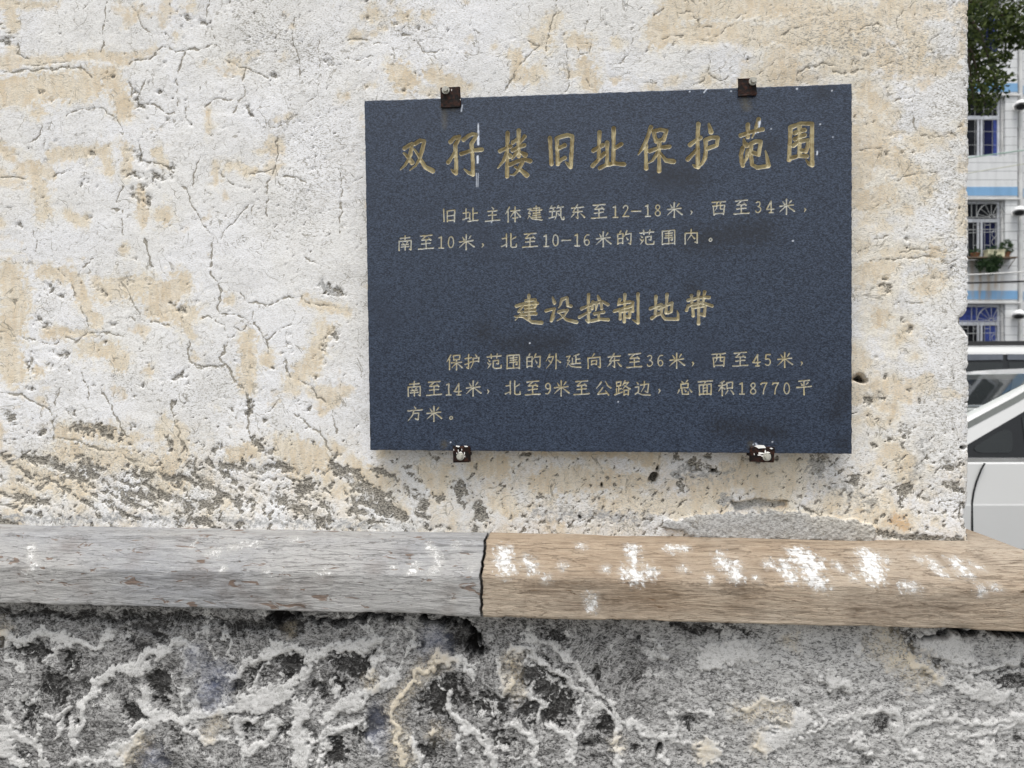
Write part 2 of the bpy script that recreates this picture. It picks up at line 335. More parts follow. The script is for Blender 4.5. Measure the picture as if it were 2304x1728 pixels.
# ------------------------------------------------------------------ PLASTERED WALL
XC = .728                                # wall corner
house = empty('plastered_wall', (0, 0, 0), label='old whitewashed plaster wall with cracks, tan stains and a stone ledge over a rough plinth', cat='wall')
xs = axis([(-3.6, -1.24, .12), (-1.24, -1.16, .01), (-1.16, XC, .0021)])
zs = axis([(.98, 1.10, .03), (1.10, 2.20, .0021), (2.20, 2.26, .01), (2.26, 4.2, .15)])
W = Canvas(xs, zs, 0.0)
tan = W.field(); dirt_shade = W.field(); grey = W.field(); spk = W.field(); ora = W.field(); crack = W.field(); hole = W.field(); patch = W.field(); whit = W.field()
PATCH = 'W30~75~90~90~80~55:190,590 400,590 700,600 1000,590 1250,610 1480,635'
TAN = '''
A45:60,20 80,140|A30:0,20 200,30 330,40|A32:0,365 250,350 560,315 760,350 900,290|A85:0,540 150,520 300,500 450,520 540,480|A55:640,430 690,560 720,650
|A45:220,650|A40:0,850 60,900|A40:300,900 600,870 620,980|A50:190,980 230,1100 260,1230|A35:720,850 740,1000|A32:900,870 940,950|A55:940,1250|A32:820,1100 820,1280
|A35:720,1450|A35:490,1280|A22:1010,200|A32:1350,360|A24:1240,950 1240,1050|A28:1320,960 1460,990|A26:2000,560|A50:2150,80|A20:1190,360|A34:1100,30|A30:0,1280|A30:600,300
|A18:1600,870 1500,870|A22:1200,640 1210,760|A25:30,1050|A30:400,1240 480,1280
|B90:50,60 100,200 40,400|B42:250,30 420,60 480,200 560,320|B65:600,150 800,100 900,150 1050,100|B55:900,260 1100,280|B32:1320,190|B34:1060,330 1120,400|B80:60,530 80,620
|B55:500,480 650,480 700,560|B42:220,600|B50:1440,400 1430,560 1430,700|B50:1550,540|B52:1700,640 1800,600 1830,500 1880,360|B24:1130,520|B26:1220,800 1280,850
|B50:350,960 600,960 750,1000|B60:350,1070 700,1100 950,1180 1050,1080 1040,950|B50:1050,1250 960,1290|B55:100,1150 300,1250 500,1280|B42:950,900 930,980|B75:1650,1050 1850,1100 1700,1160
|B60:1900,1200|B65:2100,1200 2212,1250|B45:1300,1370|B50:1480,1060 1350,1090|B40:2000,1300|B30:260,380 520,390|B45:850,200 1000,180|B30:1760,200 2000,260|B30:860,600|B40:60,1280 200,1330
|U50:40,200 150,280 200,370|U42:250,130|U55:700,230 680,330 650,400|U70:950,230 1100,200 1100,260|U45:1080,500 1180,560|U26:1300,130 1500,130 1900,140 2150,160|U60:600,330 560,250|U90~60:1400,330 1700,300 2100,330|U40:360,480 420,540
|W45:60,150|W30:120,380|W32:370,450 480,360|W48:900,280 1000,200 950,400|W45:1250,460|W60:1520,500 1450,560|W40:1650,80 1740,150 1750,270|W40:1650,560 1750,580|W22:1910,560|W80:700,250 850,330|W30:1170,510 1320,530
|T52:1300,250 1400,200 1440,120|T70:1350,280|T52:1170,400 1200,500|T60:1560,280 1640,300|T60:1650,450 1700,600|T50:1560,500|T85:2150,220 2212,150|T34:1870,290|T75:350,500 420,580|T50:580,520 760,580|T42:60,250|T42:180,120
|T60:400,110|T42:560,110|T50:1200,540|T34:2100,600|T45:1320,470 1300,560|T24:1020,330|T34:830,610
|Q70:0,250 400,230 700,250 1000,250 1400,180|Q80:100,60 500,60 800,40 1150,100 1400,150|Q70:830,400 900,450 760,500|Q52:1200,450 1450,450|Q50:350,540|Q66:1800,300 1780,420|Q36:1560,420|Q50:1450,600|Q40:1750,200|Q60:1180,250 1350,350|Q50:1600,60
|R42:100,230|R50:200,300|R66:250,520 400,580 500,700|R50:550,450|R75:100,850 200,900 300,820|R50:580,800|R42:450,930|R42:850,350|R60:120,1200|R60:650,1250|R66:300,1350 150,1400|R66:580,1500 650,1430|R50:280,1500|R30:850,800 850,1100|R40:500,1240 300,1240|R60:120,60 250,200|R40:620,720
|S66:250,40|S42:90,300 130,360|S42:430,130 370,200|S18:485,300|S26:270,500 370,480|S36:280,660 340,680 300,760|S18:160,700|S44:300,950 400,1000|S34:400,1150|S66:200,1390|S38:320,1450 420,1470|S24:610,1440|S18:600,1080|S24:80,760|S30:380,1080'''
CRACK = '''
A7:615,0 605,120 600,260 580,300|A9:0,140 60,200 100,240 110,310 160,335|A9:0,410 180,415 340,400 480,410 540,450|A6:120,390 300,370 400,375|A8:750,370 850,330 960,280|A7:750,10 790,90 830,150 860,185 930,200
|A7:970,260 1020,300 1060,290 1200,270 1240,260|A9:1070,300 1040,380 1015,470 1030,560 1030,610|A8:840,590 890,600 950,650 1010,650|A9:830,460 800,560 790,620|A10:740,470 760,560|A7:390,660 480,630 600,630 660,680 700,740 705,790
|A7:140,830 220,790 250,740|A5:250,720 255,880|A7:290,1030 420,980|A8:0,1025 150,1035|A9:800,840 800,920 900,940 1010,1000|A7:1170,900 1120,1000 1110,1080|A8:1030,1060 1100,1150 1150,1260 1200,1330 1235,1380 1220,1450 1215,1543
|A7:1450,1180 1380,1250 1320,1320 1280,1380|A7:1350,570 1240,575 1180,620|A7:1410,390 1410,470 1410,550 1340,640|A6:1440,360 1500,330|A7:1600,790 1600,970 1545,1050 1530,1180 1550,1260|A9:1450,1005 1530,995 1600,980 1630,1060
|A9:1650,1015 1720,1030 1780,1065|A7:1270,990 1340,1070 1450,1085|A6:1960,980 1985,1100 1975,1250 1960,1350|A8:1700,100 1690,200 1720,290 1740,440|A7:1830,560 1770,600|A6:1850,200 1850,480|A5:1480,700 1560,730 1640,720 1720,660
|A8:700,1070 670,1170|A9:640,1210 700,1220 710,1360|A6:190,1330 215,1480|A7:550,1470 480,1540|A13:840,1380 850,1450 880,1543|A7:1760,1490 1850,1540|A7:2010,230 2120,225 2170,260|A7:1210,0 1190,60 1230,200 1250,260
|A5:360,230 340,300|A5:440,110 430,190|A5:2040,1060 2110,1040|A7:980,20 990,80|A7:470,50 520,20|A6:1470,1300 1450,1180|A8:1290,340 1430,400 1560,450|A6:1200,760 1230,800|A6:1080,590 1080,650 1100,720|A5:2170,330 1980,350
|B8:330,20 400,80 430,180 480,260 510,340 510,380 440,440 380,400|B7:510,380 600,385 700,390|B7:640,290 740,300 770,315|B8:740,160 800,270 830,315 980,325|B9:1230,30 1275,150 1270,240 1290,270 1390,290 1460,310 1500,350 1540,430 1550,510
|B7:1170,295 1250,290|B8:1390,150 1430,200 1500,210 1560,220 1640,190 1670,170 1740,180|B7:1740,190 1850,220 1950,240|B11:1310,440 1290,500 1265,520 1290,560 1340,600 1390,690 1430,780 1440,860 1430,950 1460,1010|B9:1090,440 1090,500 1110,550 1190,580 1280,575 1300,570
|B10:1640,530 1650,590 1690,630|B10:1730,650 1790,690 1840,750 1900,790 1930,850 1935,900 1950,980|B11:1710,850 1760,900 1820,950 1870,990 1920,1070 1950,1130|B9:990,770 1010,850 1010,920 1050,1000 1080,1070|B12:590,700 620,750 650,840 690,900 740,980
|B9:0,740 120,740 200,780 290,840 320,880 310,950 300,1010|B10:330,990 400,995 500,1030 600,1060 700,1090 800,1130 920,1145|B7:460,600 490,680 520,730 515,790|B6:250,440 350,430|B7:60,400 200,420|B6:1590,390 1640,350 1700,330|B5:1250,300 1300,370
|B7:350,680 320,760 330,850|B5:1530,850 1600,790|B7:1460,310 1465,250|B8:1340,360 1400,370 1430,340|B8:1330,600 1390,690|B6:90,100 80,220|B7:1540,410 1600,380|B6:1110,560 1170,590
|T7:0,270 120,265 170,300 280,290|T8:370,250 440,245 470,290 500,320 520,350 640,350|T9:1450,0 1430,90 1420,150 1400,230 1360,350|T9:1260,370 1190,460 1170,540 1090,640|T8:1990,120 1980,240 1950,370 1900,430|T7:1660,10 1670,60|T6:1660,150 1660,260
|T7:1500,300 1540,480 1520,640|T7:2040,30 2010,70|T6:1960,390 2060,375|T6:2040,565 2160,560|T6:1590,300 1640,290 1690,300 1680,380 1600,380 1590,330|T8:2130,100 2200,40|T7:1240,270 1330,300 1240,380|T6:1640,500 1680,600|T6:1110,380 1110,500
|Q7:140,90 250,90 290,150 300,200 390,190|Q8:380,250 460,200 520,180|Q7:280,260 380,270|Q8:840,240 940,210 1000,180|Q8:540,140 610,90|Q8:360,380 350,470 330,560 240,580|Q8:360,510 440,560 540,520|Q9:960,580 980,500 1060,440 1130,435 1220,465
|Q8:1220,490 1300,490 1400,490|Q7:1320,470 1380,400|Q8:1520,460 1600,445 1680,460|Q7:1700,60 1650,180|Q7:1890,340 1920,420 1910,520|Q7:1880,310 1930,240|Q7:700,280 720,350 700,400|Q7:680,520 760,480 820,420|Q8:1400,210 1480,170 1550,180|Q7:20,250 180,250
|R8:60,530 130,510 260,495 320,530|R8:400,1240 520,1210 760,1240 800,1200|R8:200,1300 500,1280 720,1280|R7:330,150 490,130|R6:640,400 800,410|R7:350,740 450,690 640,660|R9:480,250 520,340 560,400 640,420|R7:640,150 660,250|R7:80,1250 320,1100|R6:60,90 60,160|R7:350,1600 550,1600|R7:820,1290 700,1300
|U8:1000,390 1080,340 1130,300|U6:1560,420 1640,390 1700,330|U7:1300,480 1270,560 1300,610|U8:1380,630 1450,660 1530,700|U6:1240,690 1290,640|U7:490,190 530,290|U9:600,430 620,440 680,410|U6:1020,680 1050,620
|W8:550,490 630,440 760,430 880,410 1050,460 1170,510|W8:1820,410 1890,410|W6:1990,430 2080,440 2140,440|W6:140,600 240,640|W6:160,540 150,580|W9:1545,600 1530,660 1470,690|W5:300,250 310,330 360,370|S6:560,1290 620,1270 700,1320 800,1320|W7:310,230 500,180'''
DARK = '''
A24:1080,90|A15:1160,115 1200,140|A18:1320,25|A12~16:1430,600 1450,670|A22:1900,360|A20:1590,430|A34:790,600|A15:1800,980|A22:490,1050|A22:510,1260|A20:730,1010 1000,1020|A18:850,950 730,860|A18:780,530|A18:850,1130 860,1190|A20:120,1310|A15:20,890
|A20:920,530|A14:300,580|A12:330,805|A16:240,540|A22:540,890|A11:1100,720|A20:770,1100 800,1160|A12:780,1500|A14:960,690|A20:10,240 60,250|A11:1060,690|A10:640,440|A9:1290,540|A12:940,370|A10:1470,70|A10:1790,80|A16:1010,960 940,990|A20:830,1090 880,1050
|B24:1950,380 1880,460|B22:1870,560|B12:1840,640|B30:1860,110 1960,150|B18:560,120 600,160|B17:700,100 760,70|B17:1000,220 1060,270|B12:1130,200|B28:270,120|B22:350,170|B24:260,350|B18:220,310|B32:190,530 190,600|B20:300,500 380,520|B20:300,570|B13:400,600
|B22:1440,790 1440,850|B24:1480,1010 1560,1070|B17:1340,820|B40:60,860|B28:240,950|B32:430,920 640,960|B22:410,850|B17:700,960|B17:780,920|B13:740,1030|B22:970,1000 1000,1040|B16:1230,1060 1280,1040|B15:1210,575|B11:930,650|B10:1020,650 1080,610|B13:1650,450|B15:820,690|B10:1480,710
|B14:1800,830|B11:1460,580|B15:1580,590|B22:180,700|B15:30,1000|B13:1320,930|B14:1010,790|B16:650,340|B11:610,430|B12:550,690|B9:1670,390|B9:1500,780|B10:1690,490|B10:1520,900|B14:1790,1250
|B24:130,1100 300,1130 450,1200|B44:500,1150 520,1200|B10:60,1100 150,1200 280,1260|B10:200,1200 400,1300|B14:450,1100 590,1160|B15:760,1190|B15:820,1200 920,1195|B15:600,1240 700,1310 800,1390|B9:650,1220 760,1270|B14:840,1250 930,1310|B24:930,1330 1020,1350 1100,1400|B18:1000,1220 1070,1220
|B17:1100,1140 1120,1190 1200,1260|B14:1200,1120 1300,1200 1370,1270 1400,1300|B20:1280,1160 1500,1180 1600,1150 1720,1190|B14:1200,1270 1300,1330 1400,1420|B9:1330,1280 1400,1340 1480,1350|B16:1150,1360 1270,1380|B10:1490,1300 1540,1330|B30:1580,1350 1700,1380 1800,1430 1850,1480|B34:1740,1280 1780,1250
|B14:1860,1395 1930,1400|B17:1920,1260|B28:1930,1160 2020,1230 2100,1300 2200,1400|B12:2000,1310|B7:1450,1230 1740,1230|B30:1640,1170|B12:1960,1080 1930,1130|B14:1400,1130|B10:1450,1100|B15:1280,1130|B20:2050,1400 2150,1440|B18:100,1330 300,1370|B12:0,1200 60,1260|B12:350,1230 480,1240|B14:540,1370|B12:20,1080 60,1160
|U30:0,240 60,260 100,320 250,450 400,580|U17:210,250 300,270 360,330|U12:380,250|U34:430,390 520,450 550,500|U22:500,560 580,580|U42:800,350 830,400|U14:750,370|U18:700,290|U17:930,210|U15:1080,340|U46:930,500 950,570|U24:640,440|U17:1110,500|U22:1790,450|U17:1150,130|U14:1240,140 1300,130|U12:590,130 640,150|U6:820,200 820,240|U12:60,430 80,560
|W22:380,200 490,215|W26:340,180|W22:450,140|W38:1750,340|W24:2000,180 2020,210|W20:2040,330 2090,340|W22:1560,630 1700,665 1900,670 2110,690|W12:2120,450 2110,540 2130,620|W24:1140,140 1230,150|W20:1170,220|W24:270,330|W28:240,150|W14:1740,400|W18:700,150 900,150|W9:1055,460 1130,490
|T18:600,190|T15:620,20|T10:150,130|T13:350,160|T8:1990,150|T10:140,250|T14:1130,260|T14:490,190|T12:410,640|T7:520,570|T9:470,500|T8:680,260|T10:790,340
|R8:470,250|R10:750,570|R14:720,640|R14:720,690|R7:760,760|R7:300,520 340,530|R11:760,940|R11:450,1150|R13:730,1100|R7:440,1070|R12:800,1200|R34:300,1480|R20:640,1440|R11:780,1330|R9:150,310|R8:430,370|R8:330,400|R9:510,510|R8:440,560
|S15:400,70|S22:450,130|S11:490,185|S13:230,315|S16:290,450|S34:240,600 170,620|S20:440,550|S12:510,620|S14:740,390|S16:740,455|S40:430,830|S14:300,880|S26:690,1040 720,1080|S14:400,935|S48:420,1250|S9:540,1290|S24:720,1200 790,1220|S11:740,210|S22:200,940|S10:700,840|S40:60,1170|S12:420,290|S18:800,90 850,30|S12:690,120'''
GREY = '''
W34:240,260|W50:560,420|A20:1080,90|W60:1150,200|U36:950,530|U30:800,370|W40:330,200|W26:1600,650 2100,680|B26:1860,110 1960,150'''
SPK = '''
R170:760,100 780,1500|S130:760,200 760,1300|Q110:2050,60 2080,650|A200:1500,150 1800,300|A120:1900,700 1700,1250|A90:1650,850|B120:1100,760 1250,700|B100:750,650|B90:1600,950|B60:250,250|U90:1350,540 1600,560 1900,580 2150,600|U60:1900,450|W90:1250,330 1400,350|W60:50,480|S150:600,500 700,900|S120:400,1150|R120:400,300 700,1000|R120:500,900|Q200:1100,250 1900,400|Q90:1900,100|T120:250,120 500,180
|B200:300,1150 1200,1250|B150:1700,1300|S80:90,560|S90:80,1170|U60:200,550'''
W.feats(tan, TAN, .016, .8)
nlow = fbm(W.X, W.Z, 2.2, 4, .55, 9.); nmid = fbm(W.X, W.Z, 9, 5, .6, 3.)
bias = sstep(.0, .45, W.X) * .32 * (1 - .7 * sstep(.56, .68, W.X))
tan = np.maximum(tan, sstep(.18, .62, nmid * 1.4 + nlow * .5 + bias) * .8)
W.feats(whit, 'Q125:450,400|Q105:190,400|A140:300,180|A120:480,720|A110:480,1100|B110:1350,880 1150,860|A200:1900,1100|B90:600,800|S120:600,700|A110:880,400|B60:240,170', .03, .4)
tan = tan * (1 - .8 * whit); tan = np.maximum(tan, sstep(1.42, 1.2, W.Z) * (.42 + .5 * fbm(W.X, W.Z, 14, 4, .6, 29.)))
W.feats(ora, 'S34:310,1440 420,1470|S20:420,1480|W26:1640,550', .01, .8, .8)
W.feats(crack, CRACK, .0026, .75, 1., .55); crm = W.field(); W.feats(crm, TAN, .06, .5, .85, 1.5)
W.feats(dirt_shade, DARK, .004, .95, 1., 1.05)  # pits and dirt, with the lower right clip's shadow painted into the colour
W.feats(grey, GREY, .016, 1.0)
W.feats(spk, SPK, .15, .3); W.feats(grey, 'U80:1350,540 1600,560 1900,580 2150,600|U50:1800,450|W60:1250,330 1400,350|W60:40,480|S40:430,860|W60:560,300|W70:1250,200|U40:430,620 900,640|W90:1350,350 1500,450|S80:480,1150 560,900|W80:600,250 300,250', .05, .9, .58); W.feats(grey, 'B44:0,1455 400,1465 800,1455 1200,1465 1700,1480 2212,1500|B20:0,1390 300,1410|U30:0,660 500,668 1000,672|U30:400,630 900,650', .035, 1.0, .62); W.feats(grey, PATCH, .006, .2)
W.feats(patch, PATCH, .006, .2)
W.feats(hole, 'W26~20:98,250 88,290|W10:106,200|U9:1800,350|S25:115,468|W9:490,220|U8:1660,580|A6:2110,0|S14:830,950', .004, .25)
brn = W.field(); W.feats(brn, 'W34~22:640,470 850,450 930,450|S34:95,455', .006, .5)
dgate = sstep(-.25, .25, W.N2 + .25 * W.N)           # pits are broken up, not solid
cgate = sstep(-.55, -.1, fbm(W.X, W.Z, 40, 3, .5, 50.) * 1.6)
dirt_shade = dirt_shade * (.5 + .5 * dgate)
ca_, sa_ = math.cos(R(-33)), math.sin(R(-33)); ga = W.X * ca_ + W.Z * sa_; gb = -W.X * sa_ + W.Z * ca_
lowb = sstep(1.42, 1.13, W.Z); lw = lowb * sstep(.05, -.25, W.X)
wq = fbm(W.X, W.Z, 6, 2, .5, 17.) * .05; gc = W.X * .7 + W.Z * .7; gd = -W.X * .7 + W.Z * .7; nz = fbm(gc * .75, gd * 1.25, 80, 4, .6, 90.) * (1 - lw * .7) + fbm(ga * .34 + wq, gb + wq, 44, 5, .65, 90.) * lw * (.55 + .7 * fbm(W.X, W.Z, 7, 3, .5, 19.))
proc = sstep(.50, .66, nz * 1.3 + .10 * spk + lowb * .22 + lw * .22)
dirt_shade = np.maximum(dirt_shade, proc * .85)
# thin random crazing between the large cracks
rid = 1 - np.abs(fbm(W.XW, W.ZW, 11, 4, .5, 21.)) * 9
craze = np.clip(rid, 0, 1) * sstep(.1, .4, fbm(W.X, W.Z, 6, 3, .5, 61.) * 1.6) * cgate * .6
cr = np.maximum(crack * (.45 + .55 * cgate), craze * .45)
dirt_shade_all = np.clip(dirt_shade * (1 - .4 * sstep(1.28, 1.45, W.Z)), 0, 1); dirt_shade_all = np.where(patch > .5, dirt_shade_all * .3, dirt_shade_all)
dirt_shade_all = np.maximum(dirt_shade_all, hole)
h = fbm(W.X, W.Z, 1.7, 3) * .006 + fbm(W.X, W.Z, 9, 4, .5, 40.) * .0022 + W.N * .0003
h += .0006 * (1 - np.clip(tan, 0, 1)) - dirt_shade * (.0022 + .0012 * W.N) - cr * .0014 - craze * .0003
h += grey * .0005 * W.N * 2 + patch * .007 - brn * .014 - hole * .03 + fbm(W.X, W.Z, 60, 4, .6, 15.) * .0004
h += sstep(1.20, 1.115, W.Z) * .004
# wrap the same skin round the corner
chip = np.abs(fbm(W.X * 0 + 3.3, W.Z, 16, 6, .75, 8.)) * .012 + .022 * np.exp(-((W.Z - onplane(2176, 725, 0)[1]) / .018) ** 2) * .7 + .008 * np.exp(-((W.Z - onplane(2176, 1160, 0)[1]) / .03) ** 2)
k = np.clip((W.X - (XC - .05)) / .05, 0, 1) ** 2
Xd = W.X - chip * k; h -= k ** 3 * .006
dirt_shade_all = np.maximum(dirt_shade_all, (k > .8) * sstep(.006, .016, chip) * .7)
co = np.stack([Xd, -h, W.Z], -1)
ys = np.concatenate([np.linspace(.006, .3, 40), np.linspace(.36, 5, 16)])
side = np.stack([np.broadcast_to(Xd[:, -1:] + .002, (len(zs), len(ys))) + fbm(ys[None, :] + 5, zs[:, None], 14, 4) * .003, np.broadcast_to(ys[None, :], (len(zs), len(ys))) , np.broadcast_to(zs[:, None], (len(zs), len(ys)))], -1)
def ext(a, v=None):
    e = np.repeat(a[:, -1:], len(ys), 1) * np.linspace(1, 0, len(ys))[None] ; return np.concatenate([a, e], 1)
co = np.concatenate([co, side], 1)
me = grid_mesh('plaster_face', co, {'tan': ext(tan), 'dirt_shade': ext(dirt_shade_all), 'grey': ext(np.clip(np.maximum(grey, brn * .6), 0, 1)), 'spk': ext(spk), 'cream': ext(np.clip(crm + bias * .9, 0, 1) * (1 - .5 * whit)), 'crk': ext(np.clip(np.maximum(crack * (.55 + .45 * cgate), craze * .6) * (patch < .5), 0, 1)), 'ora': ext(np.maximum(ora, brn * .8))})
link('plaster_face', me, M['plaster'], house)
bm = new_bm(); bm_box(bm, (-1.47, 2.5, 2.06), (4.3, 4.9, 4.1)); bm_obj('wall_core', bm, M['corebox'], house)

# ------------------------------------------------------------------ PLINTH
PB = .072
bx = axis([(-3.6, -1.2, .12), (-1.2, -1.12, .01), (-1.12, XC + PB, .0021)]); bz = axis([(0, .62, .08), (.62, .985, .0021)])
B = Canvas(bx, bz, -PB, .013)
lite = B.field(); dark = B.field(); cream = B.field(); blue = B.field(); cav = B.field()
LITE = '''
E20:0,520 60,560 180,530 300,560 420,590 480,530|E30~18:480,700 400,780 350,900 320,1010|E22:480,700 600,660 700,590 780,570 850,620|E26:560,700 640,670|E26:620,780 650,860 700,900 800,900 1000,850 1200,770 1300,720 1340,640 1420,590 1620,580
|E20:1000,720 1080,650 1200,590 1320,600 1330,640|E40:1100,830 1250,800|E42:1300,850 1280,950 1300,1080|E20:1100,880 1020,940 1050,1060 1150,1000 1200,900|E20:1400,900 1520,830 1680,740 1690,680|E22:1600,700 1640,640|E30:0,960 150,990 200,1080|E13:30,580 40,650 110,690
|E13:200,640 260,580|E15:210,900 300,830 240,960|E34:80,1100 0,1000|E22:560,930 680,900 500,1060|E13:600,960 440,1090|E17:800,930 880,1010 980,1000|E13:1340,1020 1420,950 1560,920|E13:1380,1100 1400,980 1520,940|E10:1780,490 1790,560 1740,640 1690,700
|E14:1900,640 1780,740 1700,850 1720,1000 1740,1100|E19:1900,630 2000,640 2050,720|E19:1930,780 1960,900 2040,950 2120,1000 2130,1100|E18:1960,960 1980,1060|E26:1780,1000 1800,1090|E15:2150,660 2180,780 2212,740|E24:1880,960|E10:940,560 980,530 1010,560 990,620
|E12:20,820 40,930 100,930|E10:740,720 800,780 770,850|E14:600,780 640,840|E10:980,920 1050,890 1130,890|E12:860,640 830,600 770,590|E12:1180,600 1100,740 1090,780|E9:1600,1000 1640,1060|E16:520,1080 300,1090|E10:200,940 160,980|E20:1560,620 1480,570|E20:500,1010 620,960|E16:1450,800 1440,760
|F15:0,590 100,630 230,720 330,820 440,900 560,960 640,1000 660,1090|F13:80,500 100,570 200,610 280,660 350,760 440,850 480,920 620,970|F13:50,790 120,840 110,890|F17:160,930 240,960 260,1090|F15:0,920 80,960 110,1090|F13:440,900 450,1000 450,1100|F20:240,730
|F14:300,880 280,960 250,1050|F12:700,860 690,960 720,1000|F11:860,880 760,860|F11:980,850 1100,820 1180,800|F11:1300,830 1350,900 1300,960|F18:1420,900 1520,860 1660,880 1680,1000 1740,1060|F16:1680,1000 1740,920 1860,890 2000,910 2212,880|F13:1860,960 2000,970 2212,900
|F15:1700,600 1800,700 1900,740 2100,650 2212,590|F10:1830,830 1730,890|F60:1000,600 850,640|F50:1250,900 1100,1000|F40:1950,760 2100,800|F60:1800,560 1950,620|F50:2050,1040|F40:1500,1000|F50:850,1040|F36:1500,600|F30:1350,700 1450,760|F26:650,620|F10:640,980 760,1000 900,1090'''
DK2 = '''
E34:100,590 180,620|E22:0,560|E34:300,650|E52:240,760|E40:130,860|E38:680,740 700,780|E40:1240,640 1270,690|E34:1120,690|E26:1030,770|E50:1480,640 1560,660|E26:1370,770|E34:1460,760|E26:920,760|E34:1080,950|E24:1120,1010|E52:1440,1040|E26:1220,950|E52:1880,830 1930,780|E30:2020,800
|E38:2100,830 2150,850|E24:2060,580|E34:1860,1040|E22:760,980|E34:80,1080|E22:640,1020|E34:280,880|E22:1950,900|E38:2160,980|E26:790,580|E17:560,540|E22:700,1080|E30:560,850 600,900|E16:0,440 600,470 1100,480|E20:600,500 700,520|E24:1000,500 1300,500|E28:1560,980 1650,900|E20:1800,560|E26:1950,560 2040,520|E24:120,640
|F44:180,550|F56:120,700 180,760|F44:230,820 170,880|F22:380,700|F26:400,930|F26:770,920|F18:540,1020|F9:630,1050|F22:1240,830|F34:1600,930|F22:1720,580 1680,530|F22:1850,660|F52:2150,740|F22:2190,990|F8:1320,1000|F14~6:2212,650 2050,690 1900,750 1830,830|F18:700,500 1000,510|F22:1680,520 2212,530|F18:2180,850|F16:1400,800|F40:60,860|F22:560,560|F30:60,700|F22:330,1000|F16:1000,760|F14:1860,560'''
liteh = B.field(); B.feats(liteh, LITE, .010, .5, 1., .95); B.feats(lite, LITE, .014, .65, .95, .95); B.feats(dark, DK2, .016, .9, .95, 1.2)  # dark holds grit pockets and a long diagonal shadow painted in at right
B.feats(cream, 'E30:1900,640 1780,740 1700,850 1720,1000 1740,1100|E22:940,900 900,980|E30:620,1000 560,1060|E26:1600,740|E40:0,520|F30:0,640 10,780|F30:1150,860 980,860|F26:1060,1000|F26:1200,570|F60:1600,560 1750,700|E30:1880,960|E20:1240,520|F30:830,1040|F14:450,1000', .03, .6, .75)
B.feats(blue, 'E55:900,790 940,720|E30:840,640|E34:660,1060|E45:1880,570|E26:1640,900|E24:1620,980', .05, .6, .8)
B.feats(cav, 'E30~14:1200,452 1250,458|E12:1300,452 1280,450|E13:1830,470 1960,480|E24:2040,560 2070,600|E10:2010,500|F7:630,1045|F10:1780,545 2000,520|F12:2050,520 2212,540|E9:1980,480 2080,560|E8:1350,470 1750,465', .008, .5)  # holes, and cavities under the ledge with their shade painted near black
ca = fbm(B.XW, B.ZW, 8, 4, .55, 70.); rdg = np.clip(1.02 - np.abs(ca) * 9, 0, 1)
amt = .55 + .0 * B.X
lite = np.maximum(lite, .82 * rdg * sstep(-.35, .2, fbm(B.X, B.Z, 5, 3, .5, 33.) * 1.5) * .75 * sstep(1.0, .955, B.Z))
lite = np.maximum(lite, sstep(.1, .7, fbm(B.X, B.Z, 16, 5, .6, 44.) * 1.5 + sstep(-.05, .5, B.X) * .22) * .52)
bl = fbm(B.X, B.Z, 13, 4, .5, 99.) * 1.5
dark = np.maximum(dark * (1 - .35 * sstep(.0, .5, B.X)), sstep(.25, .8, bl + .1 * (B.X < 0)) * .55) * (1 - .75 * sstep(.4, .9, lite))
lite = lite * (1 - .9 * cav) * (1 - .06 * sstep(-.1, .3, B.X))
top = sstep(.955, .985, B.Z)
hb = fbm(B.X, B.Z, 3.5, 3) * .012 + sstep(.1, .9, np.maximum(liteh, lite * .35)) * .0036 - dark * .009 - cav * .028 + B.N2 * .0024 + B.N * .0022 * (1 - .75 * np.clip(lite, 0, 1)) - top * .006
hb += (sstep(0, .25, B.X) * .004 - .002)
dd = (B.X - .60) * .9 + (B.Z - .72) ; hb += .0
co = np.stack([np.where(B.X > .5, B.X + fbm(B.X, B.Z, 20, 4) * .004 * (B.X > .75), B.X), -PB - hb, B.Z], -1)
side = np.stack([np.broadcast_to(co[:, -1:, 0], (len(bz), 20)), co[:, -1:, 1] + np.linspace(.004, 5, 20)[None], np.broadcast_to(bz[:, None], (len(bz), 20))], -1)
co = np.concatenate([co, side], 1)
def ext2(a): return np.concatenate([a, np.repeat(a[:, -1:], 20, 1)], 1)
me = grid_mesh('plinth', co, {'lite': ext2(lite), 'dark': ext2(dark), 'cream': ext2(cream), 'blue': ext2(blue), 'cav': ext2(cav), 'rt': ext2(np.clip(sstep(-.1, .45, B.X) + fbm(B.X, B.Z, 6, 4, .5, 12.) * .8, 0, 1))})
link('plinth', me, M['rubble'], house)

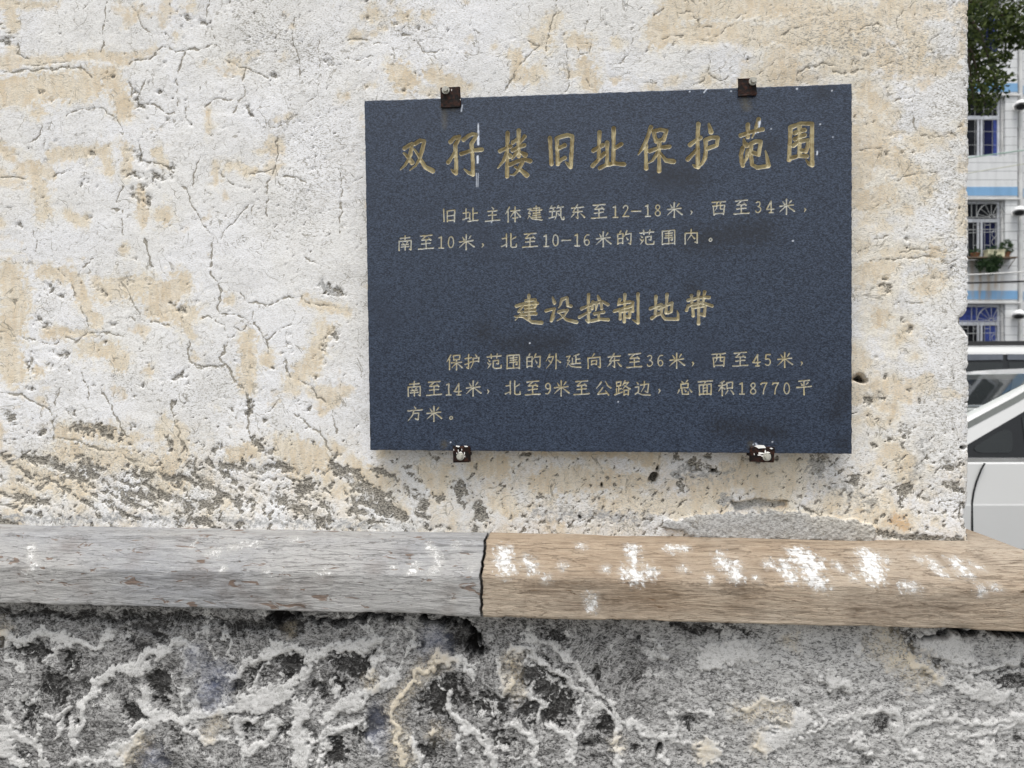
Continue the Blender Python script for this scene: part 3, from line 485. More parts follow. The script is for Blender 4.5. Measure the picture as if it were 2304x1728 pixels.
# ------------------------------------------------------------------ LEDGE: two beams meeting in a slanting open joint, mitred round the corner
prof = [(-.02, -.2945), (.062, -.2975), (.118, -.353), (.1195, -.4235), (.04, -.432)]
pp = []
for (a, b), (c, d), n in zip(prof[:-1], prof[1:], (26, 40, 36, 10)):
    for i in range(n): t = i / n; pp.append((a + (c - a) * t, b + (d - b) * t))
pp.append(prof[-1]); pp = np.array(pp)
for _ in range(1): pp[1:-1] = .25 * pp[:-2] + .5 * pp[1:-1] + .25 * pp[2:]
tg = np.gradient(pp, axis=0); nrm = np.stack([-tg[:, 1], tg[:, 0]], -1); nrm /= np.linalg.norm(nrm, axis=1)[:, None]
arc = np.concatenate([[0], np.cumsum(np.hypot(*np.diff(pp, axis=0).T))])
def chamfer_pt(u, v):                    # photo pixel -> point on the sloping face or, lower down, on the front face
    d = ray(u, v); A = np.array([0, -.062, H - .2975]); n = np.array([0, -.055, .056]); n = n / np.linalg.norm(n)
    t = ((A - CAM) @ n) / (d @ n); p = CAM + d * t
    if p[2] < H - .353: t = (-.118 - CAM[1]) / d[1]; p = CAM + d * t; return p[0], .082 + .079 + (H - .353 - p[2])
    if p[1] > -.062: t = (H - .296 - CAM[2]) / d[2]; p = CAM + d * t; return p[0], .02 - p[1]
    return p[0], .082 + np.hypot(-.062 - p[1], H - .2975 - p[2])
XJ = -.172
def beam(name, x0, x1, wrap, mat, paints, stains, seed, label):
    cols = axis([(x0, -1.15, .08), (-1.15, x1, .0026)]) if x0 < -1.2 else axis([(x0, x1, .0026)])
    AX, AR = np.meshgrid(cols, arc); CV = Canvas.__new__(Canvas); CV.xs, CV.zs = cols, arc; CV.X, CV.Z = AX, AR
    CV.N = fbm(AX, AR, 130, 4, .6, seed) * 1.6; CV.XW = AX + fbm(AX, AR, 50, 3, .5, seed) * .008; CV.ZW = AR + fbm(AX, AR, 50, 3, .5, seed + 9) * .008
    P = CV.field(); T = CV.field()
    for fld, txt, soft, rag in ((P, paints, .034, .9), (T, stains, .045, .9)):  # stains carry brown marks and, on the tan beam, painted shade
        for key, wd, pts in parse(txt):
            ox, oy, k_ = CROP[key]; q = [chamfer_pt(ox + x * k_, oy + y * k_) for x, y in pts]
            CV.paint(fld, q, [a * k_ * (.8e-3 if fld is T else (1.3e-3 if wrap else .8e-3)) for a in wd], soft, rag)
    n = fbm(AX * .35, AR * 2, 14, 5, .55, seed) * .0018 + fbm(AX * .5, AR * 3, 50, 3, .6, seed + 4) * .0012 + fbm(AX, AR * 0, 3, 3, .5, seed + 2) * .003
    n -= T * .0015
    # worn, bruised arrises
    for s0 in (.082, .161, .232): n -= np.exp(-((AR - s0) / .007) ** 2) * np.clip(fbm(AX, AR * 0, 16, 4, .6, seed + s0 * 50) * 1.5, 0, 1) * .006
    off = pp[:, 0][:, None] + nrm[:, 0][:, None] * n; zz = H + pp[:, 1][:, None] + nrm[:, 1][:, None] * n
    t = (AX - x0) / (x1 - x0)
    jag = fbm(AX * 0 + 1, AR, 30, 4, .6, 5.) * .006
    if wrap:
        xe = XC + off; xx = (x0 + jag) * (1 - t) + xe * t; xx = np.where(AX < x1 - .4, AX + jag * (1 - t), xx)
        tt = np.clip((AX - (x1 - .4)) / .4, 0, 1); xx = AX + jag * np.clip(1 - (AX - x0) / .25, 0, 1) + (xe - x1) * tt
    else: xx = AX + jag * np.clip(1 - (x1 - AX) / .25, 0, 1)
    co = np.stack([xx, -off, zz], -1); ex = lambda a: a
    if wrap:
        yy = np.concatenate([np.linspace(.01, .6, 60), np.linspace(.7, 5, 12)])
        s_ = np.stack([np.repeat(XC + off[:, -1:], 72, 1) + fbm(yy[None] + 3, AR[:, -1:], 14, 4) * .002, -off[:, -1:] + yy[None], np.repeat(zz[:, -1:], 72, 1)], -1)
        co = np.concatenate([co, s_], 1); ex = lambda a: np.concatenate([a, np.zeros((a.shape[0], 72))], 1)
    # end caps at the joint run straight back into the wall
    def cap(c0, sgn):
        c = co[:, [c0]].copy(); r = []
        for dpt in (.0012, .02, .06):
            e = c.copy(); e[..., 0] += sgn * .0025 * (dpt > .001); e[..., 1] = np.minimum(e[..., 1] + dpt, .02); e[..., 2] = np.where(dpt > .01, H - .36 + (e[..., 2] - H + .36) * (1 - dpt * 14), e[..., 2]); r.append(e)
        return np.concatenate(r, 1)
    if wrap: cp = cap(0, 1)[:, ::-1]; co = np.concatenate([cp, co], 1); ex2 = lambda a: np.concatenate([np.zeros((a.shape[0], 3)), ex(a)], 1)
    else: cp = cap(-1, -1); co = np.concatenate([co, cp], 1); ex2 = lambda a: np.concatenate([a, np.zeros((a.shape[0], 3))], 1)
    me = grid_mesh(name, co[:, ::-1] if False else co, {'paint': ex2(P), 'stain_shade': ex2(T)})
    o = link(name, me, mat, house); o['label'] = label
    return o
beam('ledge_beam', -3.6, XJ - .0022, False, M['beam_grey'],
     'E14:130,150 140,200|E12:140,240 110,250|E12:900,180 940,180|E9:1000,150 1130,140|E9:840,140|E10:960,250|E14:1850,150 1890,190|E14:1970,150|E16:1800,240 1770,260|E12:1870,260 1900,220|E12:1410,265 1380,270|E10:2040,245|E8:1700,240|E8:1150,265|E9:1280,110|E9:1950,390',
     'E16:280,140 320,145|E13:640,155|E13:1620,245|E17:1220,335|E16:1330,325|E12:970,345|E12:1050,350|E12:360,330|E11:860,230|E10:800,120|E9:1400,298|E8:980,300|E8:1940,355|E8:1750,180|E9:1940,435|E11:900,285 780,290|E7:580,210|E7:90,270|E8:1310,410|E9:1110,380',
     3., 'grey weathered left beam of the ledge with rusty brown flecks')
beam('ledge_beam', XJ + .0022, XC + .118, True, M['beam_tan'],
     'E22:2170,180 2190,250|F14:60,210 90,250|F9:220,240|F8:300,150|F16:520,160 530,220|F24:510,260 540,280|F20:600,260|F10:680,160 745,155|F16:900,200 920,240|F16:960,230 965,285|F9:850,290|F12:1110,230|F17:1180,230 1200,290|F28:1240,190 1300,230|F26:1290,270 1320,300|F8:1060,290|F30:1560,200 1565,270|F10:1640,210|F12:1700,320 1750,330|F13:1860,220 1880,260|F15:1980,220 1990,270|F10:2060,240|F12:2040,340|F9:1410,240|F13:345,410 345,380|F8:150,290|F9:1480,290|F8:400,250|F8:740,250|F9:2100,330|F9:1800,210',
     'F46:980,310 1010,370|F30:300,400 700,380|F34:1500,420 1900,420|F26:100,330 400,320|F14:950,300|F9:250,400 220,395|F6:1650,350 1690,310 1780,340|F7:1950,350 2000,320 2070,350|F6:950,420 1000,410 1050,440|F20:600,320 500,330|F9:1920,215|F6:1480,480|F14:1080,250|F8:1500,370|F5:2130,220|F5:680,210',  # brown marks; the broad front patches put shade into the colour
     8., 'tan right beam of the ledge splashed with white paint')
# mortar filling seen inside the joint
bm = new_bm(); bm_box(bm, (XJ, -.02, H - .36), (.08, .10, .11)); o = bm_obj('joint_filling', bm, flat('dark_grout', (.03, .028, .025), .95), house)

# ================================================================== PLAQUE
PY = -.045
GL = {
'旧':'-15,12;18,88|-38,22;38,88|-38,22;85,18;83,90|-38,52;82,50|-38,82;83,80',
'址':'-5,38;38,33|-22,10;22,72|-3,78;40,66|-66,8;66,84|-66,42;94,38|-46,38;47,84|-36,90;98,84',
'主':'>45,3;56,14|-22,30;78,26|-25,55;74,52|-50,28;50,86|-5,92;96,86',
'体':'<28,4;3,48|-20,30;20,96|-36,28;94,24|-64,3;64,97|<62,28;34,68|>66,28;98,66|-50,72;80,70',
'建':'-42,16;82,13;80,44|-32,30;96,27|-42,45;82,43|-40,59;84,57|-34,73;90,71|-61,3;61,84|<8,22;28,18;12,46;26,46;6,84|>10,58;34,82;96,90',
'筑':'<22,3;6,24|-14,16;42,13|>26,16;32,25|<64,2;52,22|-58,14;94,10|>72,14;78,24|-8,38;42,35|-25,38;25,72|-5,78;44,70|<54,36;52,64;40,92|-54,36;80,33;80,72;88,90;98,90;97,76|>62,50;70,62',
'东':'-12,22;88,17|-50,2;22,48;80,44|-52,30;52,88|<52,88;38,80|<30,58;8,82|>70,58;94,82',
'至':'-14,10;88,6|-48,10;22,36;76,32|>66,22;80,38|-22,60;78,56|-50,40;50,88|-3,92;97,88',
'米':'>24,16;36,34|<78,12;64,32|-6,46;92,40|-49,3;49,98|<46,44;4,84|>52,44;98,80',
'西':'-8,12;92,8|-14,34;20,92|-14,34;86,30;80,90|<38,12;36,50;26,64|-60,11;60,54;74,56|-20,84;80,82',
'南':'-20,18;80,14|-50,2;48,34|-12,36;12,94|-12,36;88,32;87,92;78,87|>34,44;40,54|<64,42;56,54|-30,58;70,56|-26,72;74,70|-50,57;50,92',
'北':'-34,6;34,86|-8,34;34,30|-3,84;36,70|-62,4;62,84;70,90;96,88;96,72|<92,26;63,44',
'的':'<28,3;18,22|-8,24;10,86|-8,24;42,20;40,84|-10,50;40,48|-10,80;40,78|<66,3;50,40|-62,24;94,20;90,88;78,82|>62,44;72,60',
'范':'-6,18;94,13|-30,3;32,26|-70,2;66,25|>12,36;22,46|>6,54;16,64|<28,62;8,92|-44,44;78,40;76,64;66,62|-44,44;44,84;54,92;94,90;95,74',
'围':'-10,10;10,94|-10,10;88,6;88,94|-10,90;88,88|-28,26;72,23|-30,40;70,37|-26,54;74,50;72,68;64,66|-50,14;50,84',
'内':'-12,28;12,94|-12,28;88,24;88,90;76,84|<50,4;50,36;26,72|>52,40;72,62',
'保':'<28,4;3,48|-20,30;20,96|-44,8;46,36|-44,8;86,6;82,34|-46,34;82,32|-32,54;96,50|-64,36;64,98|<62,54;34,86|>66,54;99,84',
'护':'-4,30;42,24|-24,4;24,92;14,85|-2,66;42,50|>66,3;76,16|-54,28;90,24;88,50|-54,48;88,46|<54,28;52,60;36,94',
'外':'<28,4;4,50|<26,22;52,18;38,56;6,94|>20,40;34,54|-68,3;68,97|>70,38;96,56',
'延':'<84,6;48,18|-66,14;66,62|-66,38;90,36|-44,32;44,64|-36,66;94,62|<8,20;30,16;12,46;28,44;6,86|>10,58;36,82;97,90',
'向':'<50,3;38,22|-12,28;12,94|-12,28;88,24;88,90;78,84|-34,46;34,72|-34,46;66,44;64,70|-34,68;64,66',
'公':'<36,10;4,52|>62,6;78,34;97,48|-46,44;14,86;74,80|>62,64;84,92',
'路':'-12,10;14,34|-12,10;40,7;38,32|-14,32;38,30|-26,32;26,80|-27,52;42,50|-12,50;13,82|-2,88;46,74|<66,3;50,34|<62,16;88,13;48,58|>58,28;98,54|-58,62;60,94|-58,62;88,60;86,92|-60,88;86,86',
'边':'>12,8;22,20|-4,40;26,36;22,70;4,84|>18,76;44,88;97,92|-38,26;88,22;82,74;68,68|<62,6;60,40;40,72',
'总':'>32,4;42,16|<70,2;58,18|-28,24;29,50|-28,24;74,21;72,48|-29,48;72,46|<18,60;6,84|-34,58;38,88;76,88;74,76|>50,56;60,70|>80,56;96,74',
'面':'-6,10;94,6|<50,10;42,28|-12,30;14,94|-12,30;88,27;86,94|-14,90;86,88|-38,30;38,88|-62,30;62,88|-38,50;62,49|-38,68;62,67',
'积':'<38,6;10,18|-4,34;46,29|-26,14;26,96|<25,34;3,70|>28,40;42,54|-56,16;57,54|-56,16;92,13;90,52|-57,50;90,48|<62,64;46,92|>80,62;98,88',
'平':'-18,12;84,8|>30,24;38,38|<74,22;62,38|-4,52;96,47|-50,10;50,99',
'方':'>46,2;56,16|-6,30;96,25|<44,30;36,60;6,96|-42,48;76,45;70,88;54,80',
'1':'-36,22;50,14;50,86|-35,86;65,86','2':'c34,30;37,18;51,14;63,22;61,40;32,84|-32,84;68,84','3':'c34,24;48,14;62,24;58,42;46,47|c46,47;62,54;66,70;52,86;36,84;32,74',
'4':'-57,86;57,14;28,64;73,64|-46,86;68,86','5':'-64,16;38,16;36,46|c36,46;54,42;66,56;62,78;46,86;34,78','6':'c64,20;48,16;36,36;33,64;42,84;56,85;66,70;60,52;46,48;36,58',
'7':'-32,24;34,16;68,16|c68,16;50,50;46,86','8':'c50,48;36,36;38,20;50,14;62,20;64,36;50,48;34,62;34,78;50,87;66,78;66,62;50,48','9':'c36,80;52,84;64,64;67,36;58,16;44,15;34,30;40,48;54,52;64,42',
'0':'c50,14;38,22;32,50;38,78;50,86;62,78;68,50;62,22;50,14','-':'-22,50;78,50','，':'<50,50;56,57;46,74','。':'c50,42;42,45;40,52;43,59;50,61;57,58;60,51;57,45;50,42'}
G5, G6, G7, G8 = (880, 430, .217), (1340, 430, .2351), (880, 780, .217), (1340, 780, .2351)
BODY = [(G5, '旧602,250 址822,245 主1050,240 体1262,240 建1487,232 筑1712,228 东1932,218 至2155,208'),
 (G6, '1190,195 2290,188 -390,190 1500,185 8595,182 米755,178 ，915,190 西1180,162 至1395,152 31560,150 41670,150 米1830,147 ，2003,165'),
 (G5, '南145,540 至362,528 1520,528 0620,528 米780,528 ，948,545 北1222,515 至1440,508 11608,512 01705,508 -1817,508 11930,505 62030,502'),
 (G6, '米75,458 的275,450 范490,445 围700,440 内915,435 。1100,462'),
 (G7, '保655,160 护845,155 范1068,155 围1268,155 的1475,150 外1680,152 延1890,150 向2105,150'),
 (G8, '东178,138 至372,132 3522,132 6622,130 米778,132 ，930,150 西1180,128 至1385,120 41540,128 51650,125 米1812,125 ，1970,145'),
 (G7, '南240,440 至445,432 1598,440 4690,440 米852,432 ，1003,450 北1262,430 至1468,428 91625,435 米1765,430 至1975,425'),
 (G8, '公75,398 路258,398 边450,400 ，607,410 总850,395 面1050,393 积1248,395 11403,398 81508,398 71612,398 71722,398 01830,398 平1995,385'),
 (G7, '方245,695 米445,695 。622,735')]
TITLE = '''双L
-185,515;240,475;290,450;265,600|<265,590;235,680;190,750;130,805|>175,580;240,640;290,710|-330,450;400,405;460,415;430,530|<430,530;400,650;340,750;260,815|>320,530;370,600;420,690;470,770;575,825
孖L
-820,425;870,370;945,350;930,400;885,465|-885,465;890,540;900,700;895,855|<895,855;860,835;830,805|-790,705;880,580|-1000,395;1060,345;1120,315;1190,325;1150,390;1110,450|-1110,450;1120,550;1130,700;1130,875|<1130,875;1070,850;1010,800|-970,590;1100,545;1255,530
楼L
-1610,300;1605,600;1603,900|-1505,550;1570,520;1650,485|<1600,580;1550,690;1475,785|>1615,590;1645,620|-1765,265;1760,450;1765,620|-1685,430;1730,405|<1845,350;1810,400;1780,450|-1680,540;1750,500;1840,470|<1745,560;1700,620;1670,665|>1785,565;1855,605|-1640,740;1750,690;1840,665;1925,690|<1815,700;1770,800;1700,880;1650,880|>1710,770;1790,810;1875,885
旧M
-230,370;240,550;250,730|-325,380;330,550;340,730|-325,375;400,345;470,330;540,345;530,550;515,770|<515,770;480,740;445,700|-335,515;400,490;435,470|-340,700;390,670;435,645
址M
-915,290;910,450;905,640|-830,545;900,500;960,470|-820,755;900,670;980,585|-1020,435;1020,720|-1110,235;1110,450;1105,700|-1110,520;1160,490;1215,455|-920,785;1000,745;1120,720;1255,735
保M
-1625,220;1590,330;1540,460|<1540,460;1450,600|-1555,480;1560,790|-1665,290;1680,360;1700,410|-1665,280;1750,255;1840,270;1820,340;1800,400|-1700,415;1790,390|-1740,420;1740,825|-1610,550;1740,505;1880,490|<1720,570;1650,680;1590,712|>1760,580;1830,680;1935,695
护N
-315,175;305,400;310,765|<310,770;270,765;240,740|-200,465;270,410;345,365|-170,665;240,590;310,525|>460,175;490,285|-410,400;500,360;585,365;570,470;430,520|-415,400;420,520;410,640|<410,640;370,720;300,785
范N
-1000,185;1000,280;1000,355|<1150,110;1110,240;1060,365|-900,335;1050,285;1205,250|>945,385;955,450;985,470|-930,505;905,600;915,700;930,750|<1000,545;985,640;930,755|-1040,450;1110,415;1180,420;1165,510;1150,600;1080,575|-1045,450;1040,600;1060,740;1130,780;1285,755|<1285,755;1270,660;1245,550
围N
-1590,230;1580,450;1570,675|-1590,220;1740,170;1890,172;1885,450;1890,745|<1890,745;1850,730;1800,670|-1580,650;1700,620;1815,620|-1650,300;1720,275;1785,258|-1650,385;1720,355;1785,332|-1630,475;1720,415;1835,400;1830,480;1800,555;1740,540|-1715,215;1715,600
建O
-265,110;265,340|-235,160;330,150;328,215|-210,200;350,187|-230,232;322,222|-230,265;325,255|-190,300;335,290|<140,215;220,187;160,270;200,270;130,355|>125,318;210,320;300,375;392,380
设O
>500,125;520,182|-435,262;520,240;488,360|<488,360;525,312|<592,150;580,200;560,232|-592,148;645,132;652,210;684,214|<560,272;652,252;610,320;545,360|>572,288;640,350;738,374
控O
-860,100;855,240;860,370|<860,370;828,350|-790,240;890,200|-770,325;870,270|>950,110;965,148|-902,175;895,240|-900,190;1000,170;1052,200|<940,195;930,260|-985,190;990,238|-920,290;1010,275|-960,290;960,350|-890,365;970,345;1055,350
制O
<1170,150;1150,210|-1160,192;1270,172|-1220,100;1215,370|-1115,265;1200,240;1290,212|-1175,270;1175,340|-1172,270;1272,255;1266,328;1242,320|-1300,180;1300,265|-1352,95;1352,378|<1352,380;1295,352
地O
-1530,120;1525,290|-1475,240;1580,200|-1490,335;1560,290|-1640,100;1630,280|-1590,205;1582,290;1620,343;1748,345|<1748,345;1752,290;1742,260|-1560,240;1692,182;1682,270;1652,280
带O
-1885,110;1888,180|-1955,72;1950,200|-2015,72;1997,195|-1850,158;1960,130;2060,128|-1835,255;1850,212|-1855,212;1980,178;2088,212|-1897,225;1902,310|-1897,228;2020,212;2012,308;1980,297|-1955,190;1955,390'''
C4 = [onplane(*p, PY) for p in ((820, 226.5), (1916.6, 188.5), (1916.6, 1021), (833, 1012.5))]   # TL TR BR BL
NS, NTt = 800, 590
ss, tt = np.meshgrid(np.linspace(0, 1, NS), np.linspace(0, 1, NTt))
def bil(i): return (C4[0][i] * (1 - ss) + C4[1][i] * ss) * (1 - tt) + (C4[3][i] * (1 - ss) + C4[2][i] * ss) * tt
PX, PZ = bil(0), bil(1)
pwx = PX + fbm(PX, PZ, 120, 2, .5, 4.) * .0006; pwz = PZ + fbm(PX, PZ, 120, 2, .5, 14.) * .0006
ink = np.zeros(PX.shape, np.float32); pale = ink.copy(); dep = ink.copy(); cid = np.zeros(PX.shape, np.int32)
xmin, xmax, ztop, zbot = min(C4[0][0], C4[3][0]), C4[1][0], max(C4[0][1], C4[1][1]), min(C4[2][1], C4[3][1])
def stroke(pts, w0, depth, kind, ident, palev):
    pts = np.array(pts)
    if kind == 'c':
        for _ in range(2):
            q = [pts[0]]
            for a, b in zip(pts[:-1], pts[1:]): q += [a * .75 + b * .25, a * .25 + b * .75]
            q.append(pts[-1]); pts = np.array(q)
    L = np.concatenate([[0], np.cumsum(np.hypot(*np.diff(pts, axis=0).T))]); L /= L[-1]
    if kind == '<': ws = w0 * (1.1 - .75 * L ** 1.3)
    elif kind == '>': ws = w0 * (.55 + .75 * L ** .8)
    elif kind == 'c': ws = w0 * (.85 + 0 * L)
    else: ws = w0 * (.92 + .16 * np.abs(2 * L - 1))
    if kind != 'c' and len(pts) == 2:                # densify for the pressure profile
        t = np.linspace(0, 1, 5)[:, None]; pts = pts[0] * (1 - t) + pts[1] * t; lin = t[:, 0]
        ws = {'<': w0 * (1.15 - .8 * lin ** 1.3), '>': w0 * (.5 + .8 * lin ** .8)}.get(kind, w0 * (.86 + .28 * (2 * lin - 1) ** 2))
    mg = w0 * 2.2
    i0 = int(np.clip(((pts[:, 0].min() - mg) - xmin) / (xmax - xmin) * NS - 8, 0, NS)); i1 = int(np.clip(((pts[:, 0].max() + mg) - xmin) / (xmax - xmin) * NS + 14, 0, NS))
    j0 = int(np.clip((ztop - pts[:, 1].max() - mg) / (ztop - zbot) * NTt - 14, 0, NTt)); j1 = int(np.clip((ztop - pts[:, 1].min() + mg) / (ztop - zbot) * NTt + 14, 0, NTt))
    sl = (slice(j0, j1), slice(i0, i1)); x = pwx[sl]; z = pwz[sl]; best = np.full(x.shape, 9.); bd = np.zeros(x.shape)
    for k in range(len(pts) - 1):
        a, b = pts[k], pts[k + 1]; d = b - a; t = np.clip(((x - a[0]) * d[0] + (z - a[1]) * d[1]) / (d @ d + 1e-12), 0, 1)
        dist = np.hypot(x - a[0] - t * d[0], z - a[1] - t * d[1]); wv = ws[k] + (ws[k + 1] - ws[k]) * t
        best = np.minimum(best, dist - wv); bd = np.maximum(bd, np.clip(1.0 - dist / wv, 0, 1) * wv / w0)
    v = np.clip(.5 - best / .0013, 0, 1)
    new = v > ink[sl]; ink[sl] = np.maximum(ink[sl], v)
    dep[sl] = np.maximum(dep[sl], np.minimum(bd * 1.7, 1) * depth)
    pale[sl] = np.where(v > 0, palev, pale[sl]); cid[sl] = np.where(v > .02, ident, cid[sl])
glyphs = []; ident = 0
lines_ = TITLE.split('\n')
for hd, body in zip(lines_[::2], lines_[1::2]):
    ident += 1; ch, key = hd[0], hd[1]; ox, oy, k_ = CROP[key]; glyphs.append(ch)
    for st in body.split('|'):
        pts = [onplane(ox + float(a) * k_, oy + float(b) * k_, PY) for a, b in (p.split(',') for p in st[1:].split(';'))]
        stroke(pts, .0037 if key != 'O' else .0028, .0048 if key != 'O' else .0036, st[0], ident, .0 if key != 'O' else .25)
for (ox, oy, k_), txt in BODY:
    for it in txt.split():
        ident += 1; ch = it[0]; a, b = it[1:].split(','); u = ox + float(a) * k_; v = oy + float(b) * k_; glyphs.append(ch)
        for st in GL[ch].split('|'):
            pts = [onplane(u + (float(p) - 50) * .355, v + (float(q) - 50) * .355 - (float(p) - 50) * .010, PY) for p, q in (z.split(',') for z in st[1:].split(';'))]
            thick = .00120 if ch not in '0123456789' else .00120
            stroke(pts, thick, .0013, st[0], ident, .55 + .35 * (oy < 600))
mark = np.zeros(PX.shape, np.float32); soot = mark.copy(); rust = mark.copy()
class PC(Canvas): pass
pc = Canvas.__new__(Canvas); pc.py = PY; pc.X, pc.Z = PX, PZ; pc.N = fbm(PX, PZ, 160, 3, .6) * 1.6; pc.XW, pc.ZW = pwx, pwz
def mk(fld, txt, soft, rag, amp=1.):
    for key, wd, P in parse(txt):
        ox, oy, k_ = CROP[key]; pts = np.array([onplane(ox + x * k_, oy + y * k_, PY) for x, y in P]); wdm = [q * k_ * .86e-3 for q in wd]
        if len(pts) == 1: pts = np.vstack([pts, pts + 1e-5])
        ws = np.interp(np.linspace(0, 1, len(pts)), np.linspace(0, 1, len(wdm)), wdm) if len(wdm) > 1 else [wdm[0]] * len(pts)
        for k in range(len(pts) - 1):
            a, b = pts[k], pts[k + 1]; d = b - a; t = np.clip(((PX - a[0]) * d[0] + (PZ - a[1]) * d[1]) / (d @ d + 1e-12), 0, 1)
            dist = np.hypot(PX - a[0] - t * d[0], PZ - a[1] - t * d[1]); wv = (ws[k] + (ws[k + 1] - ws[k]) * t) * (1 + rag * pc.N)
            np.maximum(fld, amp * np.clip(.5 - (dist - wv) / soft, 0, 1), out=fld)
mk(mark, 'L6~16:1205,175 1205,300 1205,460|L14:1197,625 1197,710|L3:1180,860 1180,1045|L3:1205,860 1200,1045|N14~8:1165,150 1155,220|N8:1140,290|N9:2000,180|N9:1960,560 1955,600|N6:2175,360|P1.6:1784,542|P1.5:1192,772|P1.2:1391,904|P2:1793,200|P1.4:1872,204|P1.3:1645,205|P1.4:1552,206|P1.2:1695,1000|P1.5:1700,998 1705,1003|P1.4:1738,994|P1.2:1106,500|P1.2:1040,237 1038,250|P1.2:1014,995|P1:1590,200 1584,208|P1.1:1700,300|P1.2:1735,290', .0018, .45)
mk(soot, 'P14:1130,772 1200,784 1270,768|P12:1150,770 1260,768|P10:1180,790 1220,790|P20:1480,390 1560,400|P16:1730,330|P24:1720,520 1560,540|P14:1900,1000|P12:1880,930 1900,880|P16:1620,960 1750,975|P12:1280,700|P10:1850,205|P16:1230,330|P10:1560,650|P18:1090,745|P9:1500,700', .035, 1.4, .85)
mk(rust, 'P5~2:1000,240 1000,285|P4:1020,242|P7:1675,222 1680,240|P6:1000,1000|P5:1690,1002', .012, .6, .8)
rag_edge = np.minimum(np.minimum(ss, 1 - ss) * .9, np.minimum(tt, 1 - tt) * .667)
yy = PY + dep + fbm(PX, PZ, 140, 3, .6) * .00012
yy = np.where(rag_edge < .001, PY + .0006, yy)
PX = PX + np.where((ss == 0) | (ss == 1), fbm(PX, PZ, 60, 3, .6, 2.) * .0012, 0); PZ = PZ + np.where((tt == 0) | (tt == 1), fbm(PX, PZ, 60, 3, .6, 6.) * .0014, 0)
pco = np.stack([PX, yy, PZ], -1)[::-1]; flip = lambda a: a[::-1]
PA = {'ink': flip(ink), 'pale': flip(pale), 'mark': flip(mark), 'soot': flip(soot), 'rust': flip(rust)}
cidf = flip(cid)
fc = np.maximum.reduce([cidf[:-1, :-1], cidf[1:, :-1], cidf[:-1, 1:], cidf[1:, 1:]])
origin = ((C4[0][0] + C4[2][0]) / 2, PY, C4[3][1])
plaque = empty('stone_plaque', (0, 0, 0), label='dark blue-grey granite plaque engraved with gold Chinese writing, fixed to the plaster wall', cat='plaque')
link('slab_face', grid_mesh('slab_face', pco, PA, fc == 0), M['plaque'], plaque)
for i in range(1, ident + 1):
    m_ = fc == i
    if not m_.any(): continue
    jj, ii = np.where(m_); a0, a1, b0, b1 = jj.min(), jj.max() + 2, ii.min(), ii.max() + 2
    me = grid_mesh('character', pco[a0:a1, b0:b1], {k: v[a0:a1, b0:b1] for k, v in PA.items()}, m_[a0:a1 - 1, b0:b1 - 1])
    link('character', me, M['plaque'], plaque)
# slab body behind the engraved face: rim and back
rim = np.concatenate([pco[0], pco[1:, -1], pco[-1, ::-1][1:], pco[::-1, 0][1:-1]])
n = len(rim); back = rim.copy(); back[:, 1] = PY + .021; vs = np.concatenate([rim, back])
fs = [(i, (i + 1) % n, n + (i + 1) % n, n + i)[::-1] for i in range(n)] + [tuple(range(n, 2 * n))]
me = bpy.data.meshes.new('slab_rim'); me.from_pydata([tuple(v) for v in vs], [], fs)
link('slab_rim', me, flat('sawn_granite', (.05, .055, .065), .7, sc=60, var=.3), plaque)

# ------------------------------------------------------------------ four clips
def clip(u0, u1, v0, v1, top, bolt, label, splash, standout):
    x0, z1 = onplane(u0, v0, PY - .004); x1, z0 = onplane(u1, v1, PY - .004); cx, cz = (x0 + x1) / 2, (z0 + z1) / 2
    e = empty('wall_clip', (cx, 0, cz), label=label, cat='bracket', group='steel clips holding the plaque')
    wx, wz = x1 - x0, z1 - z0
    bm = new_bm(); bm_box(bm, (0, PY - .0035, 0), (wx, .005, wz), Matrix.Rotation(R(random.uniform(-3, 3)), 3, 'Y'), bev=.0012)
    for v in bm.verts: v.co += Vector([random.uniform(-.0016, .0016), random.uniform(-.0008, .0008), random.uniform(-.0016, .0016)])
    bm_obj('clip_plate', bm, M['bracket'], e)
    s = 1 if top else -1
    bm = new_bm(); bm_box(bm, (0, PY / 2 + .006, s * wz * .12), (wx * .8, abs(PY) - .004, .006), bev=.001)
    bm_obj('clip_arm', bm, M['bracket'], e)
    bu, bv = onplane(*bolt, PY - .007); bm = new_bm()
    bm_tube(bm, [(bu - cx, PY - .006, bv - cz), (bu - cx, PY - .009, bv - cz)], .0075, 14); bm_tube(bm, [(bu - cx, PY - .009, bv - cz), (bu - cx, PY - .0145, bv - cz)], [.0052, .0048], 6)
    bm_obj('bolt', bm, M['bolt'], e)
    bm = new_bm()
    for (a, b, ln, rt) in splash:
        sx, sz = onplane(a, b, PY - .007); n = 9
        vs = [bm.verts.new((sx - cx + .75 * ln * math.cos(k * 2 * math.pi / n + .2) * random.uniform(.5, 1.1) * (1.0 if rt else .35), PY - .0068 - .0006, sz - cz + .75 * ln * math.sin(k * 2 * math.pi / n) * random.uniform(.5, 1.1) * (.35 if rt else 1.0))) for k in range(n)]
        f = bm.faces.new(vs); r = bmesh.ops.extrude_face_region(bm, geom=[f])
        for v in r['geom']:
            if isinstance(v, bmesh.types.BMVert): v.co.y += .0012
    if splash: tag(bm_obj('paint_drips', bm, M['paintdrip'], e), kind='stuff')
clip(992, 1036, 198, 240, True, (1003, 203), 'black rusted clip on the top edge of the plaque near its left corner', [(1016, 203, .003, 0), (1036, 224, .002, 0)], 0)
clip(1661, 1701, 177, 214, True, (1694, 183), 'plain black clip on the top edge of the plaque near its right corner', [], 0)
